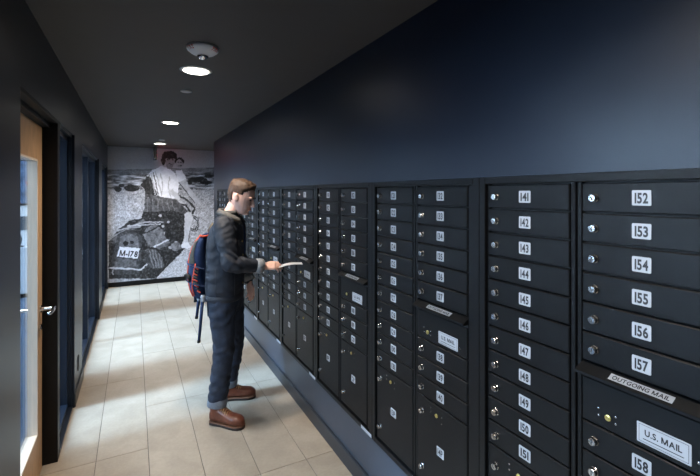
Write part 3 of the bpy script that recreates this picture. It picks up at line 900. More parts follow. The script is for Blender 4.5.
# ------------------------------------------------------------------ the man reading his mail
UP = Vector((0, 0, 1))
PC = Vector((0.67, 3.33, 0.0))
FWD = Vector((math.cos(TH), -math.sin(TH), 0)); RGT = Vector((-math.sin(TH), -math.cos(TH), 0))
def B(f, r, z): return PC + FWD * f + RGT * r + Vector((0, 0, z))
def basis(a, b, c): return Matrix((a, b, c)).transposed()
BM = basis(FWD, RGT, Vector((0, 0, 1)))
man = empty('person', PC)
tag(man, 'man in dark denim jacket, rolled jeans and brown boots, reading a letter', 'person')
def onto(o, par):
    o.parent = par
    if par is man: o.matrix_parent_inverse = Matrix.Translation(PC).inverted()
    return o
def ring(c, ax, ay, ra, rb, n=20, power=2.0):
    """super-ellipse ring about c in the plane of ax, ay"""
    out = []
    for k in range(n):
        a = 2 * math.pi * k / n; ca_, sa = math.cos(a), math.sin(a)
        u = math.copysign(abs(ca_) ** (2 / power), ca_); v = math.copysign(abs(sa) ** (2 / power), sa)
        out.append(Vector(c) + ax * (ra * u) + ay * (rb * v))
    return out
def remeshed(name, mb, matname, parent, voxel, smooth=2, wrinkle=None):
    """union of overlapping closed pieces as one continuous surface"""
    me = mb.mesh(name, matname)
    o = bpy.data.objects.new(name, me); COL.objects.link(o)
    md = o.modifiers.new('r', 'REMESH'); md.mode = 'VOXEL'; md.voxel_size = voxel; md.use_smooth_shade = True
    if smooth:
        sm = o.modifiers.new('s', 'SMOOTH'); sm.iterations = smooth; sm.factor = 0.5
    dg = bpy.context.evaluated_depsgraph_get(); dg.update()
    nm_ = bpy.data.meshes.new_from_object(o.evaluated_get(dg))
    nm_.name = name; nm_.materials.clear(); nm_.materials.append(MAT[matname])
    bpy.data.objects.remove(o); bpy.data.meshes.remove(me)
    if wrinkle:
        n = len(nm_.vertices); co = np.empty(n * 3); no = np.empty(n * 3)
        nm_.vertices.foreach_get('co', co); nm_.vertices.foreach_get('normal', no)
        co = co.reshape(-1, 3); no = no.reshape(-1, 3)
        d = np.array([wrinkle(Vector(c)) for c in co])
        nm_.vertices.foreach_set('co', (co + no * d[:, None]).ravel())
    nm_.polygons.foreach_set('use_smooth', [True] * len(nm_.polygons)); nm_.update()
    return onto(link(name, nm_), parent)
def smooth_path(pts, n=5):
    """Catmull-Rom through (Vector, radii) pairs"""
    P = [Vector(p) for p, _ in pts]; R = [Vector(r if hasattr(r, '__len__') else (r, r)) for _, r in pts]
    R = [r.to_3d() if len(r) == 2 else r for r in R]
    op, orr = [], []
    def cr(a, b_, c, d, t): return 0.5 * ((2 * b_) + (c - a) * t + (2 * a - 5 * b_ + 4 * c - d) * t * t + (3 * b_ - a - 3 * c + d) * t ** 3)
    for i in range(len(P) - 1):
        i0, i3 = max(0, i - 1), min(len(P) - 1, i + 2)
        for k in range(n):
            t = k / n
            op.append(cr(P[i0], P[i], P[i + 1], P[i3], t)); r = cr(R[i0], R[i], R[i + 1], R[i3], t); orr.append((r.x, r.y))
    op.append(P[-1]); orr.append((R[-1].x, R[-1].y))
    return op, orr
def limb(mb, pts, n=14, flat=None, sub=4):
    p, r = smooth_path(pts, sub); mb.tube(p, r, n, 0, flat)
    mb.ball(p[0], (r[0][0] + r[0][1]) / 2 * 0.98, 12, 8); mb.ball(p[-1], (r[-1][0] + r[-1][1]) / 2 * 0.98, 12, 8)

# joints
SH_R, EL_R, WR_R = B(0.000, 0.178, 1.490), B(0.085, 0.245, 1.205), B(0.290, 0.095, 1.165)
SH_L, EL_L, WR_L = B(0.005, -0.178, 1.490), B(0.01, -0.235, 1.210), B(0.105, -0.200, 0.985)
HIP_R, KN_R, AN_R = B(-0.03, 0.090, 0.93), B(-0.005, 0.125, 0.530), B(-0.045, 0.180, 0.095)
HIP_L, KN_L, AN_L = B(-0.02, -0.090, 0.93), B(0.005, -0.135, 0.530), B(-0.065, -0.182, 0.095)
# head frame: looking down at the letter
HC = B(0.092, 0.0, 1.697)
pit = math.radians(19)
HA = (FWD * math.cos(pit) - Vector((0, 0, 1)) * math.sin(pit)).normalized()
HR_ = RGT.copy(); HU = (FWD * math.sin(pit) + Vector((0, 0, 1)) * math.cos(pit)).normalized()
HM = basis(HA, HR_, HU)
HS = 1.06
def H(a, b_, c): return HC + HA * (a * HS) + HR_ * (b_ * HS) + HU * (c * HS)
HEAD = [(0.122, -0.004, -0.024, 0.010), (0.118, 0.024, -0.050, 0.032), (0.106, 0.054, -0.078, 0.052), (0.090, 0.073, -0.092, 0.064), (0.068, 0.086, -0.100, 0.072),
        (0.044, 0.092, -0.104, 0.0755), (0.020, 0.094, -0.103, 0.0765), (0.000, 0.088, -0.099, 0.0755), (-0.022, 0.089, -0.091, 0.073),
        (-0.045, 0.090, -0.078, 0.069), (-0.066, 0.090, -0.058, 0.063), (-0.086, 0.087, -0.034, 0.055), (-0.104, 0.083, -0.006, 0.045), (-0.117, 0.070, 0.016, 0.030)]
def head_ring(row, grow=0.0, n=24, top=0.0):
    c, fr_, bk, hw_ = row
    return ring(H((fr_ + bk) / 2, 0, c + top), HA, HR_, (fr_ - bk) / 2 * HS + grow, hw_ * HS + grow, n, 2.15)
body = MB()
body.rings([head_ring(r) for r in reversed(HEAD)])
# nose, brow, lips, chin, ears, jaw
body.tube([H(0.086, 0, 0.012), H(0.098, 0, -0.006), H(0.110, 0, -0.024), H(0.113, 0, -0.034), H(0.092, 0, -0.042)],
          [(0.008, 0.008), (0.010, 0.010), (0.0125, 0.012), (0.014, 0.012), (0.012, 0.010)], 10)
for s_ in (1, -1):
    body.ball(H(0.097, 0.0105 * s_, -0.036), (0.011, 0.008, 0.008), 8, 6, HM)
    body.ball(H(0.080, 0.034 * s_, 0.022), (0.016, 0.022, 0.009), 10, 6, HM)
    ear = HM @ Matrix.Rotation(math.radians(-14), 3, 'Y')
    body.ball(H(-0.012, 0.078 * s_, -0.006), (0.019, 0.009, 0.032), 12, 8, ear)
    body.ball(H(-0.018, 0.083 * s_, 0.008), (0.017, 0.007, 0.020), 10, 8, ear)
body.ball(H(0.090, 0, -0.061), (0.012, 0.022, 0.0065), 10, 6, HM)
body.ball(H(0.089, 0, -0.072), (0.011, 0.020, 0.0065), 10, 6, HM)
body.ball(H(0.080, 0, -0.101), (0.018, 0.022, 0.017), 10, 6, HM)
# neck
limb(body, [(B(0.000, 0, 1.50), 0.070), (B(0.018, 0, 1.57), 0.062), (B(0.050, 0, 1.635), 0.058), (B(0.075, 0, 1.68), 0.056)], 16)
# trunk, arms, legs inside the clothes
rr = []
for (f, z, a, b_) in ((-0.03, 0.88, 0.09, 0.13), (-0.03, 0.98, 0.10, 0.15), (-0.02, 1.10, 0.085, 0.135), (-0.015, 1.25, 0.095, 0.15), (-0.02, 1.40, 0.100, 0.165),
                     (-0.005, 1.48, 0.075, 0.14), (0.0, 1.535, 0.05, 0.08)):
    rr.append(ring(B(f, 0, z), FWD, RGT, a, b_, 20, 2.4))
body.rings(rr)
limb(body, [(SH_R, 0.052), (SH_R.lerp(EL_R, .5), 0.046), (EL_R, 0.038), (EL_R.lerp(WR_R, .4), 0.038), (WR_R, (0.026, 0.030))], 12)
limb(body, [(SH_L, 0.052), (SH_L.lerp(EL_L, .5), 0.046), (EL_L, 0.038), (EL_L.lerp(WR_L, .4), 0.038), (WR_L, (0.026, 0.030))], 12)
for (h_, k_, a_) in ((HIP_R, KN_R, AN_R), (HIP_L, KN_L, AN_L)):
    limb(body, [(h_, 0.082), (h_.lerp(k_, .5), 0.070), (k_, 0.054), (k_.lerp(a_, .35), 0.054), (a_ + UP * 0.02, 0.029)], 12)
def hand(mb, wr, d, n, side, curls, thumb):
    """wr wrist, d forward, n back-of-hand normal, side towards the thumb; curls per finger in radians"""
    d = d.normalized(); n = (n - d * n.dot(d)).normalized(); side = side - d * side.dot(d) - n * side.dot(n); side.normalize()
    palm = []
    for (t, w_, th_) in ((-0.02, 0.027, 0.021), (0.015, 0.033, 0.019), (0.05, 0.041, 0.016), (0.085, 0.042, 0.013), (0.094, 0.038, 0.009)):
        palm.append(ring(wr + d * t, side, n, w_, th_, 14, 2.6))
    mb.rings(palm)
    for i, (off, L, rad) in enumerate(((0.030, 0.075, 0.0088), (0.010, 0.083, 0.0092), (-0.011, 0.077, 0.0088), (-0.031, 0.060, 0.0078))):
        p = wr + d * (0.086 - 0.004 * abs(i - 1)) + side * off
        dirv = d.copy(); pts = [(p - d * 0.015, rad * 1.05)]
        c = curls[i]
        for seg, frac in enumerate((0.45, 0.30, 0.25)):
            rot = Matrix.Rotation(c * (0.75 if seg == 0 else 1.0), 3, d.cross(n).normalized())
            cand = rot @ dirv
            if cand.dot(n) > dirv.dot(n): cand = rot.inverted() @ dirv
            dirv = cand
            pts.append((p, rad)); p = p + dirv * (L * frac)
        pts.append((p, rad * 0.82))
        limb(mb, pts, 9, None, 2)
    t0 = wr + d * 0.022 + side * 0.026 - n * 0.004
    pts = [(t0 - d * 0.005 - side * 0.012, 0.015)]
    p = t0
    for (vec, L, rad) in zip(thumb, (0.040, 0.034, 0.026), (0.0128, 0.0108, 0.0088)):
        v = (d * vec[0] + side * vec[1] + n * vec[2]).normalized()
        pts.append((p, rad)); p = p + v * L
    pts.append((p, 0.0078)); limb(mb, pts, 9, None, 2)
HD_R = (FWD * 0.93 - RGT * 0.22 + UP * 0.02).normalized()
HN_R = (UP * 0.80 + RGT * 0.60).normalized()                 # back of the right hand up and outwards
hand(body, WR_R, HD_R, HN_R, -RGT + UP * 0.35, (0.42, 0.46, 0.52, 0.58), ((0.80, 0.48, -0.10), (0.95, 0.10, -0.18), (0.98, -0.08, -0.10)))
HD_L = (FWD * 0.22 + RGT * 0.05 - UP * 0.97).normalized()
hand(body, WR_L, HD_L, (-RGT * 0.8 + FWD * 0.5), FWD + RGT * 0.4, (0.30, 0.34, 0.38, 0.42), ((0.80, 0.5, -0.2), (0.95, 0.15, -0.2), (0.98, 0.0, -0.2)))
body_o = remeshed('body', body, 'skin', man, 0.0042, 2)
# eyes, brows, mouth line
for s_ in (1, -1):
    e = MB().ball(H(0.082, 0.031 * s_, 0.002), (0.008, 0.013, 0.0055), 12, 8, HM).build('eye', 'eye_dark', None, True); onto(e, man)
    e = MB().tube([H(0.098, 0.016 * s_, 0.021), H(0.097, 0.034 * s_, 0.026), H(0.085, 0.052 * s_, 0.021)], [(0.004, 0.006), (0.004, 0.007), (0.003, 0.004)], 8).build('eyebrow', 'hair', None, True); onto(e, man)
e = MB().tube([H(0.093, -0.020, -0.0665), H(0.103, 0, -0.0665), H(0.093, 0.020, -0.0665)], [0.002, 0.0035, 0.002], 8).build('mouth', 'lip', None, True); onto(e, man)
# hair: shell over the skull with a raised front
hair = MB(); nh = 40
def hair_line(a):
    if a > 0.072: return 0.076
    if a > 0.034: return 0.076 - (0.072 - a) * 0.9
    if a > 0.010: return 0.010 + (a - 0.010) * 0.8
    if a > -0.036: return 0.024
    return -0.062 + 0.15 * max(0, a + 0.09)
def hair_keep(a, c): return c > hair_line(a)
fine_rows = []
for i in range(len(HEAD) - 1):
    for k in range(4):
        t = k / 4; fine_rows.append(tuple(HEAD[i][j] * (1 - t) + HEAD[i + 1][j] * t for j in range(4)))
outer, inner, abc = [], [], []
for row in fine_rows:
    c, fr_, bk, hw_ = row; ro, ri, ra_ = [], [], []
    for k in range(nh):
        an = 2 * math.pi * k / nh
        a = (fr_ + bk) / 2 + (fr_ - bk) / 2 * math.cos(an); b_ = hw_ * math.sin(an)
        lift = 0.005 + 0.011 * max(0, min(1, (c - 0.040) / 0.06)) + 0.009 * max(0, min(1, (c - 0.066) / 0.03)) * max(0, min(1, (a - 0.0) / 0.06))
        if c < 0.03: lift *= max(0.55, 1 + (c - 0.03) * 5)
        lift = 0.0015 + (lift - 0.0015) * max(0.0, min(1.0, (c - hair_line(a)) / (0.022 if a > 0.04 else 0.034)))
        base = H(a, b_, c); dirv = (base - H(-0.005, 0, 0.01)).normalized()
        lift *= 1 + 0.45 * (mnoise.noise(base * 55) ) + 0.35 * mnoise.noise(base * 150)
        ro.append(base + dirv * lift); ri.append(base - dirv * 0.006); ra_.append((a, c))
    outer.append(ro); inner.append(ri); abc.append(ra_)
hv, hf = [], []
nr = len(fine_rows)
for g_ in (outer, inner):
    for r_ in g_: hv += r_
keep = [[hair_keep(*abc[i][k]) for k in range(nh)] for i in range(nr)]
def hk(i, k): return 0 <= i < nr - 1 and all(keep[q][w_ % nh] for q in (i, i + 1) for w_ in (k, k + 1))
base_n = nr * nh
for i in range(nr - 1):
    for k in range(nh):
        if not hk(i, k): continue
        a, b_, c, d = i * nh + k, i * nh + (k + 1) % nh, (i + 1) * nh + (k + 1) % nh, (i + 1) * nh + k
        hf.append((a, b_, c, d)); hf.append((base_n + d, base_n + c, base_n + b_, base_n + a))
        if not hk(i + 1, k): hf.append((d, c, base_n + c, base_n + d))
        if i > 0 and not hk(i - 1, k): hf.append((b_, a, base_n + a, base_n + b_))
        if not hk(i, (k + 1) % nh): hf.append((c, b_, base_n + b_, base_n + c))
        if not hk(i, (k - 1) % nh): hf.append((a, d, base_n + d, base_n + a))
hf.append(tuple(range(nh))); 
hair.add(hv, hf)
hm = hair.mesh('hair', 'hair', True)
bm = bmesh.new(); bm.from_mesh(hm)
bmesh.ops.delete(bm, geom=[v for v in bm.verts if not v.link_faces], context='VERTS'); bm.to_mesh(hm); bm.free()
onto(link('hair', hm), man)

# jacket
jk = MB(); rr = []
for (f, z, a, b_) in ((-0.034, 0.910, 0.126, 0.172), (-0.034, 0.94, 0.134, 0.180), (-0.034, 0.99, 0.138, 0.186), (-0.030, 1.10, 0.137, 0.186), (-0.028, 1.25, 0.134, 0.190),
                     (-0.028, 1.38, 0.128, 0.192), (-0.016, 1.47, 0.108, 0.180), (-0.004, 1.525, 0.086, 0.138), (0.002, 1.560, 0.074, 0.096)):
    rr.append(ring(B(f, 0, z), FWD, RGT, a, b_, 28, 2.5))
jk.rings(rr)
limb(jk, [(SH_R + RGT * -0.01, 0.074), (SH_R.lerp(EL_R, .35), (0.078, 0.074)), (SH_R.lerp(EL_R, .75), 0.066), (EL_R, 0.064), (EL_R.lerp(WR_R, .35), 0.059), (EL_R.lerp(WR_R, .80), 0.049)], 16)
limb(jk, [(SH_L + RGT * 0.01, 0.074), (SH_L.lerp(EL_L, .35), 0.076), (SH_L.lerp(EL_L, .75), 0.066), (EL_L, 0.063), (EL_L.lerp(WR_L, .35), 0.058), (EL_L.lerp(WR_L, .90), 0.047)], 16)
ARM = (EL_R - SH_R).normalized(); FORE = (WR_R - EL_R).normalized()
def jk_wrinkle(p):
    q = p - PC; z = q.z
    w_ = 0.006 * mnoise.noise(Vector((q.x * 9, q.y * 9, z * 16))) + 0.004 * mnoise.noise(Vector((q.x * 22, q.y * 22, z * 30)))
    de = (p - EL_R).length
    if de < 0.17: w_ += 0.0065 * math.sin((p - EL_R).dot((ARM - FORE).normalized()) * 120 + 3 * mnoise.noise(p * 12)) * (1 - de / 0.17)
    ds = (p - (SH_R + Vector((0, 0, -0.08)))).length
    if ds < 0.15: w_ += 0.0035 * math.sin(p.dot(ARM + FWD * 0.6) * 95 + 3 * mnoise.noise(p * 9)) * (1 - ds / 0.15)
    return w_
jacket = remeshed('jacket', jk, 'jacket_denim', man, 0.008, 3, jk_wrinkle)
# waistband, collar, cuffs, seams, flap, buttons
mb = MB(); o_r, i_r = [], []
lo_ = [ring(B(-0.034, 0, z), FWD, RGT, 0.136 + d, 0.182 + d, 32, 2.5) for z, d in ((0.898, -0.004), (0.902, 0.002), (0.925, 0.004), (0.946, 0.002), (0.950, -0.006))]
mb.rings(lo_); onto(mb.build('waistband', 'jacket_denim', None, True), jacket)
col = MB()
for s_ in (1, -1):
    pts = []
    for (f, r, z, hgt) in ((-0.078, 0.0, 1.605, 0.03), (-0.060, 0.052 * s_, 1.603, 0.032), (-0.004, 0.088 * s_, 1.588, 0.036), (0.052, 0.078 * s_, 1.558, 0.040), (0.092, 0.045 * s_, 1.528, 0.040)):
        pts.append((f, r, z, hgt))
    vs, fs = [], []
    for (f, r, z, hgt) in pts:
        out = Vector((f - 0.0, r, 0)); out = (FWD * f + RGT * r).normalized()
        top = B(f, r, z); low = top + out * 0.030 - UP * hgt * 1.15
        vs += [top, low, low + out * 0.007 - UP * 0.002, top + out * 0.006 + UP * 0.004]
    for i in range(len(pts) - 1):
        for k in range(4):
            fs.append((i * 4 + k, i * 4 + (k + 1) % 4, (i + 1) * 4 + (k + 1) % 4, (i + 1) * 4 + k))
    fs += [(0, 1, 2, 3), tuple(len(vs) - 4 + k for k in (3, 2, 1, 0))]
    col.add(vs, fs)
# the stand that carries the collar
col.rings([ring(B(-0.002 + 0.012 * (z - 1.55) / 0.05, 0, z - 0.00), FWD, RGT, 0.078 - 0.03 * (z - 1.55), 0.086 - 0.05 * (z - 1.55), 24) for z in (1.545, 1.57, 1.592)])
onto(col.build('collar', 'jacket_collar', None, True), jacket)
for (E_, W_, nm_) in ((EL_R, WR_R, 'cuff'), (EL_L, WR_L, 'cuff')):
    d_ = (W_ - E_).normalized(); u_ = d_.orthogonal().normalized(); w_ = d_.cross(u_)
    c0 = E_.lerp(W_, 0.74)
    mb = MB(); mb.rings([ring(c0 + d_ * t, u_, w_, r_, r_, 20) for t, r_ in ((0.0, 0.046), (0.002, 0.055), (0.03, 0.057), (0.058, 0.055), (0.060, 0.040))])
    onto(mb.build(nm_, 'jacket_lining', None, True), jacket)
def on_torso(f, r, z, lift=0.004):
    """push a point out onto the jacket's trunk surface"""
    tab = ((0.905, -0.034, 0.128, 0.174), (0.99, -0.034, 0.138, 0.186), (1.10, -0.030, 0.137, 0.186), (1.25, -0.028, 0.134, 0.190), (1.38, -0.028, 0.128, 0.192), (1.47, -0.016, 0.108, 0.180), (1.525, -0.004, 0.086, 0.138))
    for q0, q1 in zip(tab[:-1], tab[1:]):
        if q0[0] <= z <= q1[0]:
            t = (z - q0[0]) / (q1[0] - q0[0]); c_, a, b_ = [q0[j] * (1 - t) + q1[j] * t for j in (1, 2, 3)]; break
    else: c_, a, b_ = tab[-1][1:] if z > 1.5 else tab[0][1:]
    x, y = (f - c_) / a, r / b_; k = (abs(x) ** 2.5 + abs(y) ** 2.5) ** (1 / 2.5) or 1
    return B(c_ + a * x / k + lift * x / k, b_ * y / k + lift * y / k, z)
def seam(pts, rad=0.0014, m='thread_dark', nm_='seam', par=jacket):
    onto(MB().tube(pts, rad, 6).build(nm_, m, None, True), par)
seam([on_torso(-0.16, 0.17 - 0.055 * k, 1.42 - 0.004 * k, 0.005) for k in range(7)])
seam([on_torso(0.10, 0.16, z, 0.006) for z in (0.95, 1.05, 1.15, 1.25, 1.35)])
seam([on_torso(-0.13, 0.15, z, 0.005) for z in (0.95, 1.05, 1.15, 1.25, 1.35)])
seam([on_torso(-0.05, 0.2, z, 0.005) for z in (0.95, 1.02, 1.09, 1.16)])
onto(MB().tube([on_torso(-0.16, 0.13, 1.50, 0.004), on_torso(-0.16, 0.125, 1.465, 0.004), on_torso(-0.16, 0.12, 1.43, 0.004)], [(0.004, 0.010)] * 3, 8).build('shoulder_loop', 'thread', None, True), jacket)
fl_p = [on_torso(0.13, 0.06 + 0.018 * k, 1.36, 0.004) for k in range(5)]; fl_q = [on_torso(0.13, 0.06 + 0.018 * k, 1.315 - (0.012 if k == 2 else 0), 0.010) for k in range(5)]
mb = MB(); vs = fl_p + fl_q; fs = [(k, k + 1, 6 + k, 5 + k) for k in range(4)]; mb.add(vs + [v + FWD * 0.004 for v in vs], fs + [tuple(10 + i for i in reversed(f)) for f in fs] + [(0, 5, 15, 10), (4, 14, 19, 9)] + [(5 + k, 6 + k, 16 + k, 15 + k) for k in range(4)] + [(k + 1, k, 10 + k, 11 + k) for k in range(4)])
onto(mb.build('pocket_flap', 'jacket_denim'), jacket)
for z in (0.915, 1.02, 1.13, 1.24, 1.35):
    p = on_torso(0.13, 0.012, z, 0.006); onto(MB().lathe(p - FWD * 0.004, FWD, [(0.008, 0), (0.008, 0.005), (0.005, 0.007)], 10).build('button', 'lock_brass'), jacket)

# jeans
jn = MB(); rr = []
for (f, z, a, b_) in ((-0.025, 0.80, 0.100, 0.150), (-0.028, 0.86, 0.124, 0.172), (-0.030, 0.93, 0.128, 0.172), (-0.024, 0.99, 0.118, 0.162)):
    rr.append(ring(B(f, 0, z), FWD, RGT, a, b_, 24, 2.4))
jn.rings(rr)
for (h_, k_, a_) in ((HIP_R, KN_R, AN_R), (HIP_L, KN_L, AN_L)):
    top = h_ + UP * -0.02
    limb(jn, [(top, (0.108, 0.092)), (top.lerp(k_, .3), (0.104, 0.092)), (top.lerp(k_, .7), (0.088, 0.084)), (k_, (0.080, 0.078)), (k_.lerp(a_, .35), (0.077, 0.074)),
              (k_.lerp(a_, .75), (0.070, 0.066)), (a_ + UP * 0.105, (0.066, 0.063))], 18, FWD)
def jn_wrinkle(p):
    q = p - PC; z = q.z
    w_ = 0.008 * mnoise.noise(Vector((q.x * 8, q.y * 8, z * 10))) * min(1, max(0, (z - 0.17) / 0.1))
    low = max(0, 1 - abs(z - 0.30) / 0.13)
    w_ += 0.0055 * low * math.sin(z * 105 + 9 * mnoise.noise(Vector((q.x * 9, q.y * 9, z * 3))) + q.x * 22)
    kn = max(0, 1 - abs(z - 0.53) / 0.13)
    w_ += 0.0045 * kn * math.sin(z * 85 + 7 * mnoise.noise(Vector((q.x * 10, q.y * 10, z * 3))))
    cr_ = max(0, 1 - abs(z - 0.80) / 0.12)
    w_ += 0.005 * cr_ * math.sin(z * 70 - q.x * 60 + 3 * mnoise.noise(q * 8))
    return w_
jeans = remeshed('jeans', jn, 'jeans_denim', man, 0.009, 2, jn_wrinkle)
for (k_, a_) in ((KN_R, AN_R), (KN_L, AN_L)):
    mb = MB(); d_ = (k_ - a_).normalized(); c0 = a_ + d_ * 0.028
    u_ = (FWD - d_ * FWD.dot(d_)).normalized(); w_ = d_.cross(u_)
    mb.rings([ring(c0 + d_ * t, u_, w_, 0.068 + r_, 0.065 + r_, 24) for t, r_ in ((0.006, -0.012), (0.006, 0.001), (0.010, 0.004), (0.036, 0.005), (0.060, 0.004), (0.064, 0.001), (0.062, -0.012))])
    onto(mb.build('rolled_cuff', 'jeans_cuff', None, True), jeans)
mb = MB()
pk = [B(-0.150, 0.030, 0.905), B(-0.122, 0.128, 0.905), B(-0.118, 0.122, 0.795), B(-0.132, 0.078, 0.772), B(-0.142, 0.036, 0.795)]
mb.add(pk + [p - FWD * 0.012 + RGT * 0.004 for p in pk], [(0, 1, 2, 3, 4), (9, 8, 7, 6, 5)] + [(i, (i + 1) % 5, 5 + (i + 1) % 5, 5 + i) for i in range(5)])
onto(mb.build('back_pocket', 'jeans_denim'), jeans)
seam([B(-0.02 + 0.004 * math.sin(t), 0.176, 0.90 - 0.12 * t) for t in (0, .3, .6)] , 0.0012, 'thread_dark', 'side_seam', jeans)

# boots
def boot(heel, toe):
    L_ = (toe - heel); ln = L_.length; d_ = L_.normalized(); s_ = UP.cross(d_)
    c0 = heel.copy(); c0.z = 0
    def at_(t, y_, z_): return c0 + d_ * (t * ln) + s_ * y_ + UP * z_
    m = MB(); secs = []
    for (t, w_, h_) in ((0.0, 0.018, 0.060), (0.03, 0.032, 0.085), (0.12, 0.037, 0.112), (0.24, 0.038, 0.118), (0.36, 0.039, 0.104), (0.48, 0.042, 0.086), (0.60, 0.047, 0.074),
                        (0.74, 0.050, 0.068), (0.86, 0.046, 0.064), (0.95, 0.034, 0.052), (1.0, 0.014, 0.036)):
        secs.append(ring(at_(t, 0, 0.026 + h_ / 2 - 0.004), s_, UP, w_, h_ / 2, 16, 2.6))
    m.rings(secs)
    m.rings([ring(at_(tt, 0, zz), d_, s_, ra, rb, 16) for tt, zz, ra, rb in ((0.17, 0.06, 0.044, 0.038), (0.165, 0.11, 0.046, 0.040), (0.15, 0.165, 0.048, 0.043), (0.15, 0.185, 0.046, 0.042))])
    upper = remeshed('boot', m, 'boot_leather', man, 0.005, 3)
    def outline(grow, z):
        p = []
        sh = ((0.0, 0.018), (0.04, 0.034), (0.15, 0.039), (0.35, 0.038), (0.5, 0.043), (0.65, 0.050), (0.78, 0.052), (0.9, 0.044), (0.98, 0.026), (1.005, 0.010))
        for (t, w_) in sh: p.append(at_(t, w_ + grow, z))
        for (t, w_) in reversed(sh): p.append(at_(t, -w_ - grow, z))
        return p
    mm_ = MB(); mm_.rings([outline(0.001, 0.001), outline(0.002, 0.004), outline(0.002, 0.019)])
    onto(mm_.build('sole', 'boot_sole'), upper)
    mm_ = MB(); mm_.rings([outline(0.003, 0.019), outline(0.004, 0.021), outline(0.002, 0.025)])
    onto(mm_.build('welt', 'boot_welt'), upper)
    for k in range(5):
        t = 0.37 + 0.055 * k; zz = 0.131 - 0.0095 * k
        onto(MB().tube([at_(t + 0.02, -0.034, zz - 0.016), at_(t + 0.005, -0.018, zz - 0.001), at_(t - 0.01, 0, zz + 0.002), at_(t + 0.005, 0.018, zz - 0.001), at_(t + 0.02, 0.034, zz - 0.016)], 0.0034, 6).build('lace', 'lace', None, True), upper)
    onto(MB().tube([at_(0.66, -0.046, 0.052), at_(0.68, -0.028, 0.088), at_(0.70, 0, 0.096), at_(0.68, 0.028, 0.088), at_(0.66, 0.046, 0.052)], 0.0026, 6).build('toe_cap_seam', 'boot_leather', None, True), upper)
boot(B(-0.092, 0.165, 0), B(0.180, 0.245, 0))
boot(B(-0.112, -0.168, 0), B(0.158, -0.225, 0))

# the letter in the right hand
lt = MB()
fp = WR_R + HD_R * 0.150 - HN_R * 0.012
ld = (FWD * 0.97 - RGT * 0.20 + UP * 0.10).normalized(); ls = RGT.copy(); ls = (ls - ld * ls.dot(ld)).normalized(); lnr = ld.cross(ls)
if lnr.z < 0: lnr = -lnr
def LP(u, v, w_): return fp + ld * u + ls * v + lnr * w_
g = []
for j in range(7):
    t = j / 6; u = -0.030 + 0.180 * t
    bend = 0.010 * math.sin(t * math.pi)
    g.append([LP(u, -0.055, bend + 0.0015), LP(u, 0.055, bend + 0.0015), LP(u, 0.055, bend), LP(u, -0.055, bend)])
lt.rings(g)
letter = empty('envelope', fp); tag(letter, 'white envelope held out in the man\'s right hand', 'envelope')
o = lt.build('paper', 'paper'); o.parent = letter; o.matrix_parent_inverse = Matrix.Translation(fp).inverted()
mb = MB(); mb.add([LP(-0.030, -0.054, 0.0022), LP(-0.030, 0.054, 0.0022), LP(0.035, 0.0, 0.0095)], [(0, 1, 2)])
o = mb.build('flap', 'paper'); o.parent = letter; o.matrix_parent_inverse = Matrix.Translation(fp).inverted()

# the backpack hanging from his far shoulder
BP = B(-0.25, -0.02, 0.93)
pack = empty('backpack', BP); tag(pack, 'blue backpack with orange edging on the man\'s back', 'backpack')
def PK(o, par=None):
    o.parent = par or pack
    if par is None: o.matrix_parent_inverse = Matrix.Translation(BP).inverted()
    return o
pk_secs = []
for (z, f, a, b_) in ((0.905, -0.205, 0.026, 0.09), (0.925, -0.215, 0.045, 0.125), (1.00, -0.232, 0.060, 0.140), (1.12, -0.240, 0.064, 0.145), (1.24, -0.234, 0.058, 0.142),
                      (1.34, -0.212, 0.044, 0.130), (1.395, -0.186, 0.028, 0.100), (1.412, -0.176, 0.014, 0.065)):
    pk_secs.append(ring(B(f, -0.02, z), FWD, RGT, a, b_, 28, 3.0))
m = MB(); m.rings(pk_secs); bag = PK(m.build('bag', 'pack_blue', None, True))
def bagpt(an, z, lift=0.004):
    tab = ((0.925, -0.215, 0.045, 0.125), (1.00, -0.232, 0.060, 0.140), (1.12, -0.240, 0.064, 0.145), (1.24, -0.234, 0.058, 0.142), (1.34, -0.212, 0.044, 0.130), (1.405, -0.180, 0.024, 0.095))
    z = min(max(z, 0.925), 1.405)
    for q0, q1 in zip(tab[:-1], tab[1:]):
        if q0[0] <= z <= q1[0]:
            t = (z - q0[0]) / (q1[0] - q0[0]); f, a, b_ = [q0[j] * (1 - t) + q1[j] * t for j in (1, 2, 3)]; break
    ca_, sa = math.cos(an), math.sin(an); e = 2 / 3.0
    return B(f + (a + lift) * math.copysign(abs(ca_) ** e, ca_), -0.02 + (b_ + lift) * math.copysign(abs(sa) ** e, sa), z)
rad = math.radians
for an in (128, 232):
    PK(MB().tube([bagpt(rad(an), 0.93 + 0.475 * k / 10) for k in range(11)], [(0.004, 0.007)] * 11, 8).build('edging', 'pack_orange', None, True))
for k in range(9):      # ribbed orange bands down the near side
    z_ = 0.965 + 0.022 * k; c_ = 82 - 0.6 * (k - 4) ** 2
    PK(MB().tube([bagpt(rad(c_ - 9 + 6 * j), z_ + 0.006 * j, 0.006) for j in range(4)], [(0.004, 0.007)] * 4, 8).build('ribbed_band', 'pack_orange' if k % 2 == 0 else 'pack_mesh', None, True))
PK(MB().tube([bagpt(rad(100 - 16 * k / 8), 0.94 + 0.25 * k / 8, 0.006) for k in range(9)], [(0.004, 0.005)] * 9, 8).build('edging', 'pack_orange', None, True))
for z_ in (1.02, 1.155):
    PK(MB().tube([bagpt(rad(a), z_ + 0.03 * (a - 60) / 60, 0.007) for a in range(30, 181, 10)], [(0.003, 0.009)] * 16, 8).build('compression_strap', 'strap_blue', None, True))
PK(MB().tube([bagpt(rad(a), 1.395, 0.005) for a in range(20, 161, 14)], 0.008, 8).build('grab_loop', 'pack_orange', None, True))
vs, fs = [], []
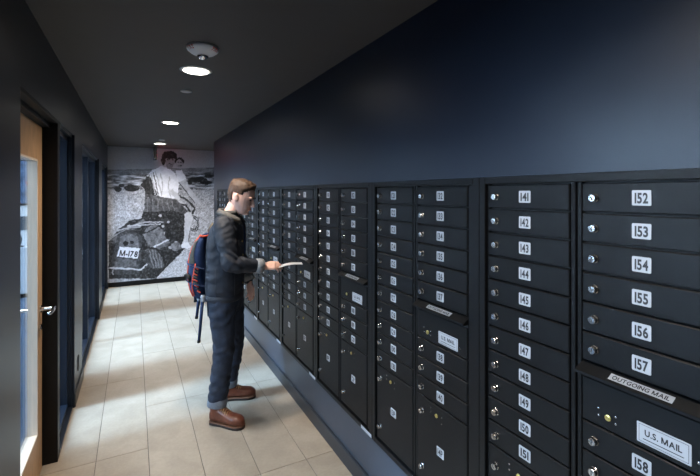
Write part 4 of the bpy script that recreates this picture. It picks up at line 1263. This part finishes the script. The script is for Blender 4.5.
for i in range(7):
    for j in range(5): vs.append(bagpt(rad(88 + 26 * j / 4 + 10 * (i / 6)), 1.19 + 0.18 * i / 6, 0.007))
for i in range(6):
    for j in range(4): fs.append((i * 5 + j, i * 5 + j + 1, (i + 1) * 5 + j + 1, (i + 1) * 5 + j))
n_ = len(vs); cen = B(-0.235, -0.02, 1.25)
m = MB(); m.add(vs + [v.lerp(cen, 0.04) for v in vs], fs + [tuple(n_ + i for i in reversed(f)) for f in fs]); PK(m.build('mesh_pocket', 'pack_mesh', None, True))
btl = PK(MB().lathe(B(-0.275, 0.090, 1.085), FWD * -0.62 + RGT * 0.62 + UP * -0.35, [(0.030, -0.09), (0.034, -0.06), (0.034, 0.0), (0.036, 0.004), (0.036, 0.03), (0.030, 0.034), (0.027, 0.026)], 20).build('bottle_pocket', 'black_plastic', None, False))
# shoulder strap over the far shoulder
PK(MB().tube([B(-0.16, -0.10, 1.38), B(-0.12, -0.115, 1.50), B(-0.03, -0.125, 1.562), B(0.055, -0.125, 1.52), B(0.088, -0.130, 1.40), B(0.086, -0.150, 1.25), B(0.03, -0.195, 1.10), B(-0.12, -0.20, 0.98), B(-0.20, -0.12, 0.94)],
             [(0.026, 0.008)] * 9, 8).build('shoulder_strap', 'pack_blue', None, True))
for (r, z0, ln_, f0, f1) in ((0.11, 0.935, 0.34, -0.170, -0.200), (0.045, 0.925, 0.165, -0.222, -0.242), (-0.03, 0.995, 0.125, -0.290, -0.280)):
    st_ = PK(MB().tube([B(f0, r, z0), B((f0 + f1) / 2, r, z0 - ln_ / 2), B(f1, r, z0 - ln_)], [(0.015, 0.011), (0.014, 0.010), (0.013, 0.009)], 8).build('strap', 'strap_blue', None, True))
    PK(MB().tube([B(f1 + 0.001, r, z0 - ln_ + 0.006), B(f1 - 0.002, r, z0 - ln_ - 0.014)], [(0.015, 0.011)] * 2, 8).build('strap_end', 'black_plastic'), st_)
    PK(MB().lathe(B(f0, r, z0), UP * -1, [(0.015, -0.01), (0.018, 0.0), (0.018, 0.03), (0.014, 0.04)], 12).build('buckle', 'label_silver'), st_)
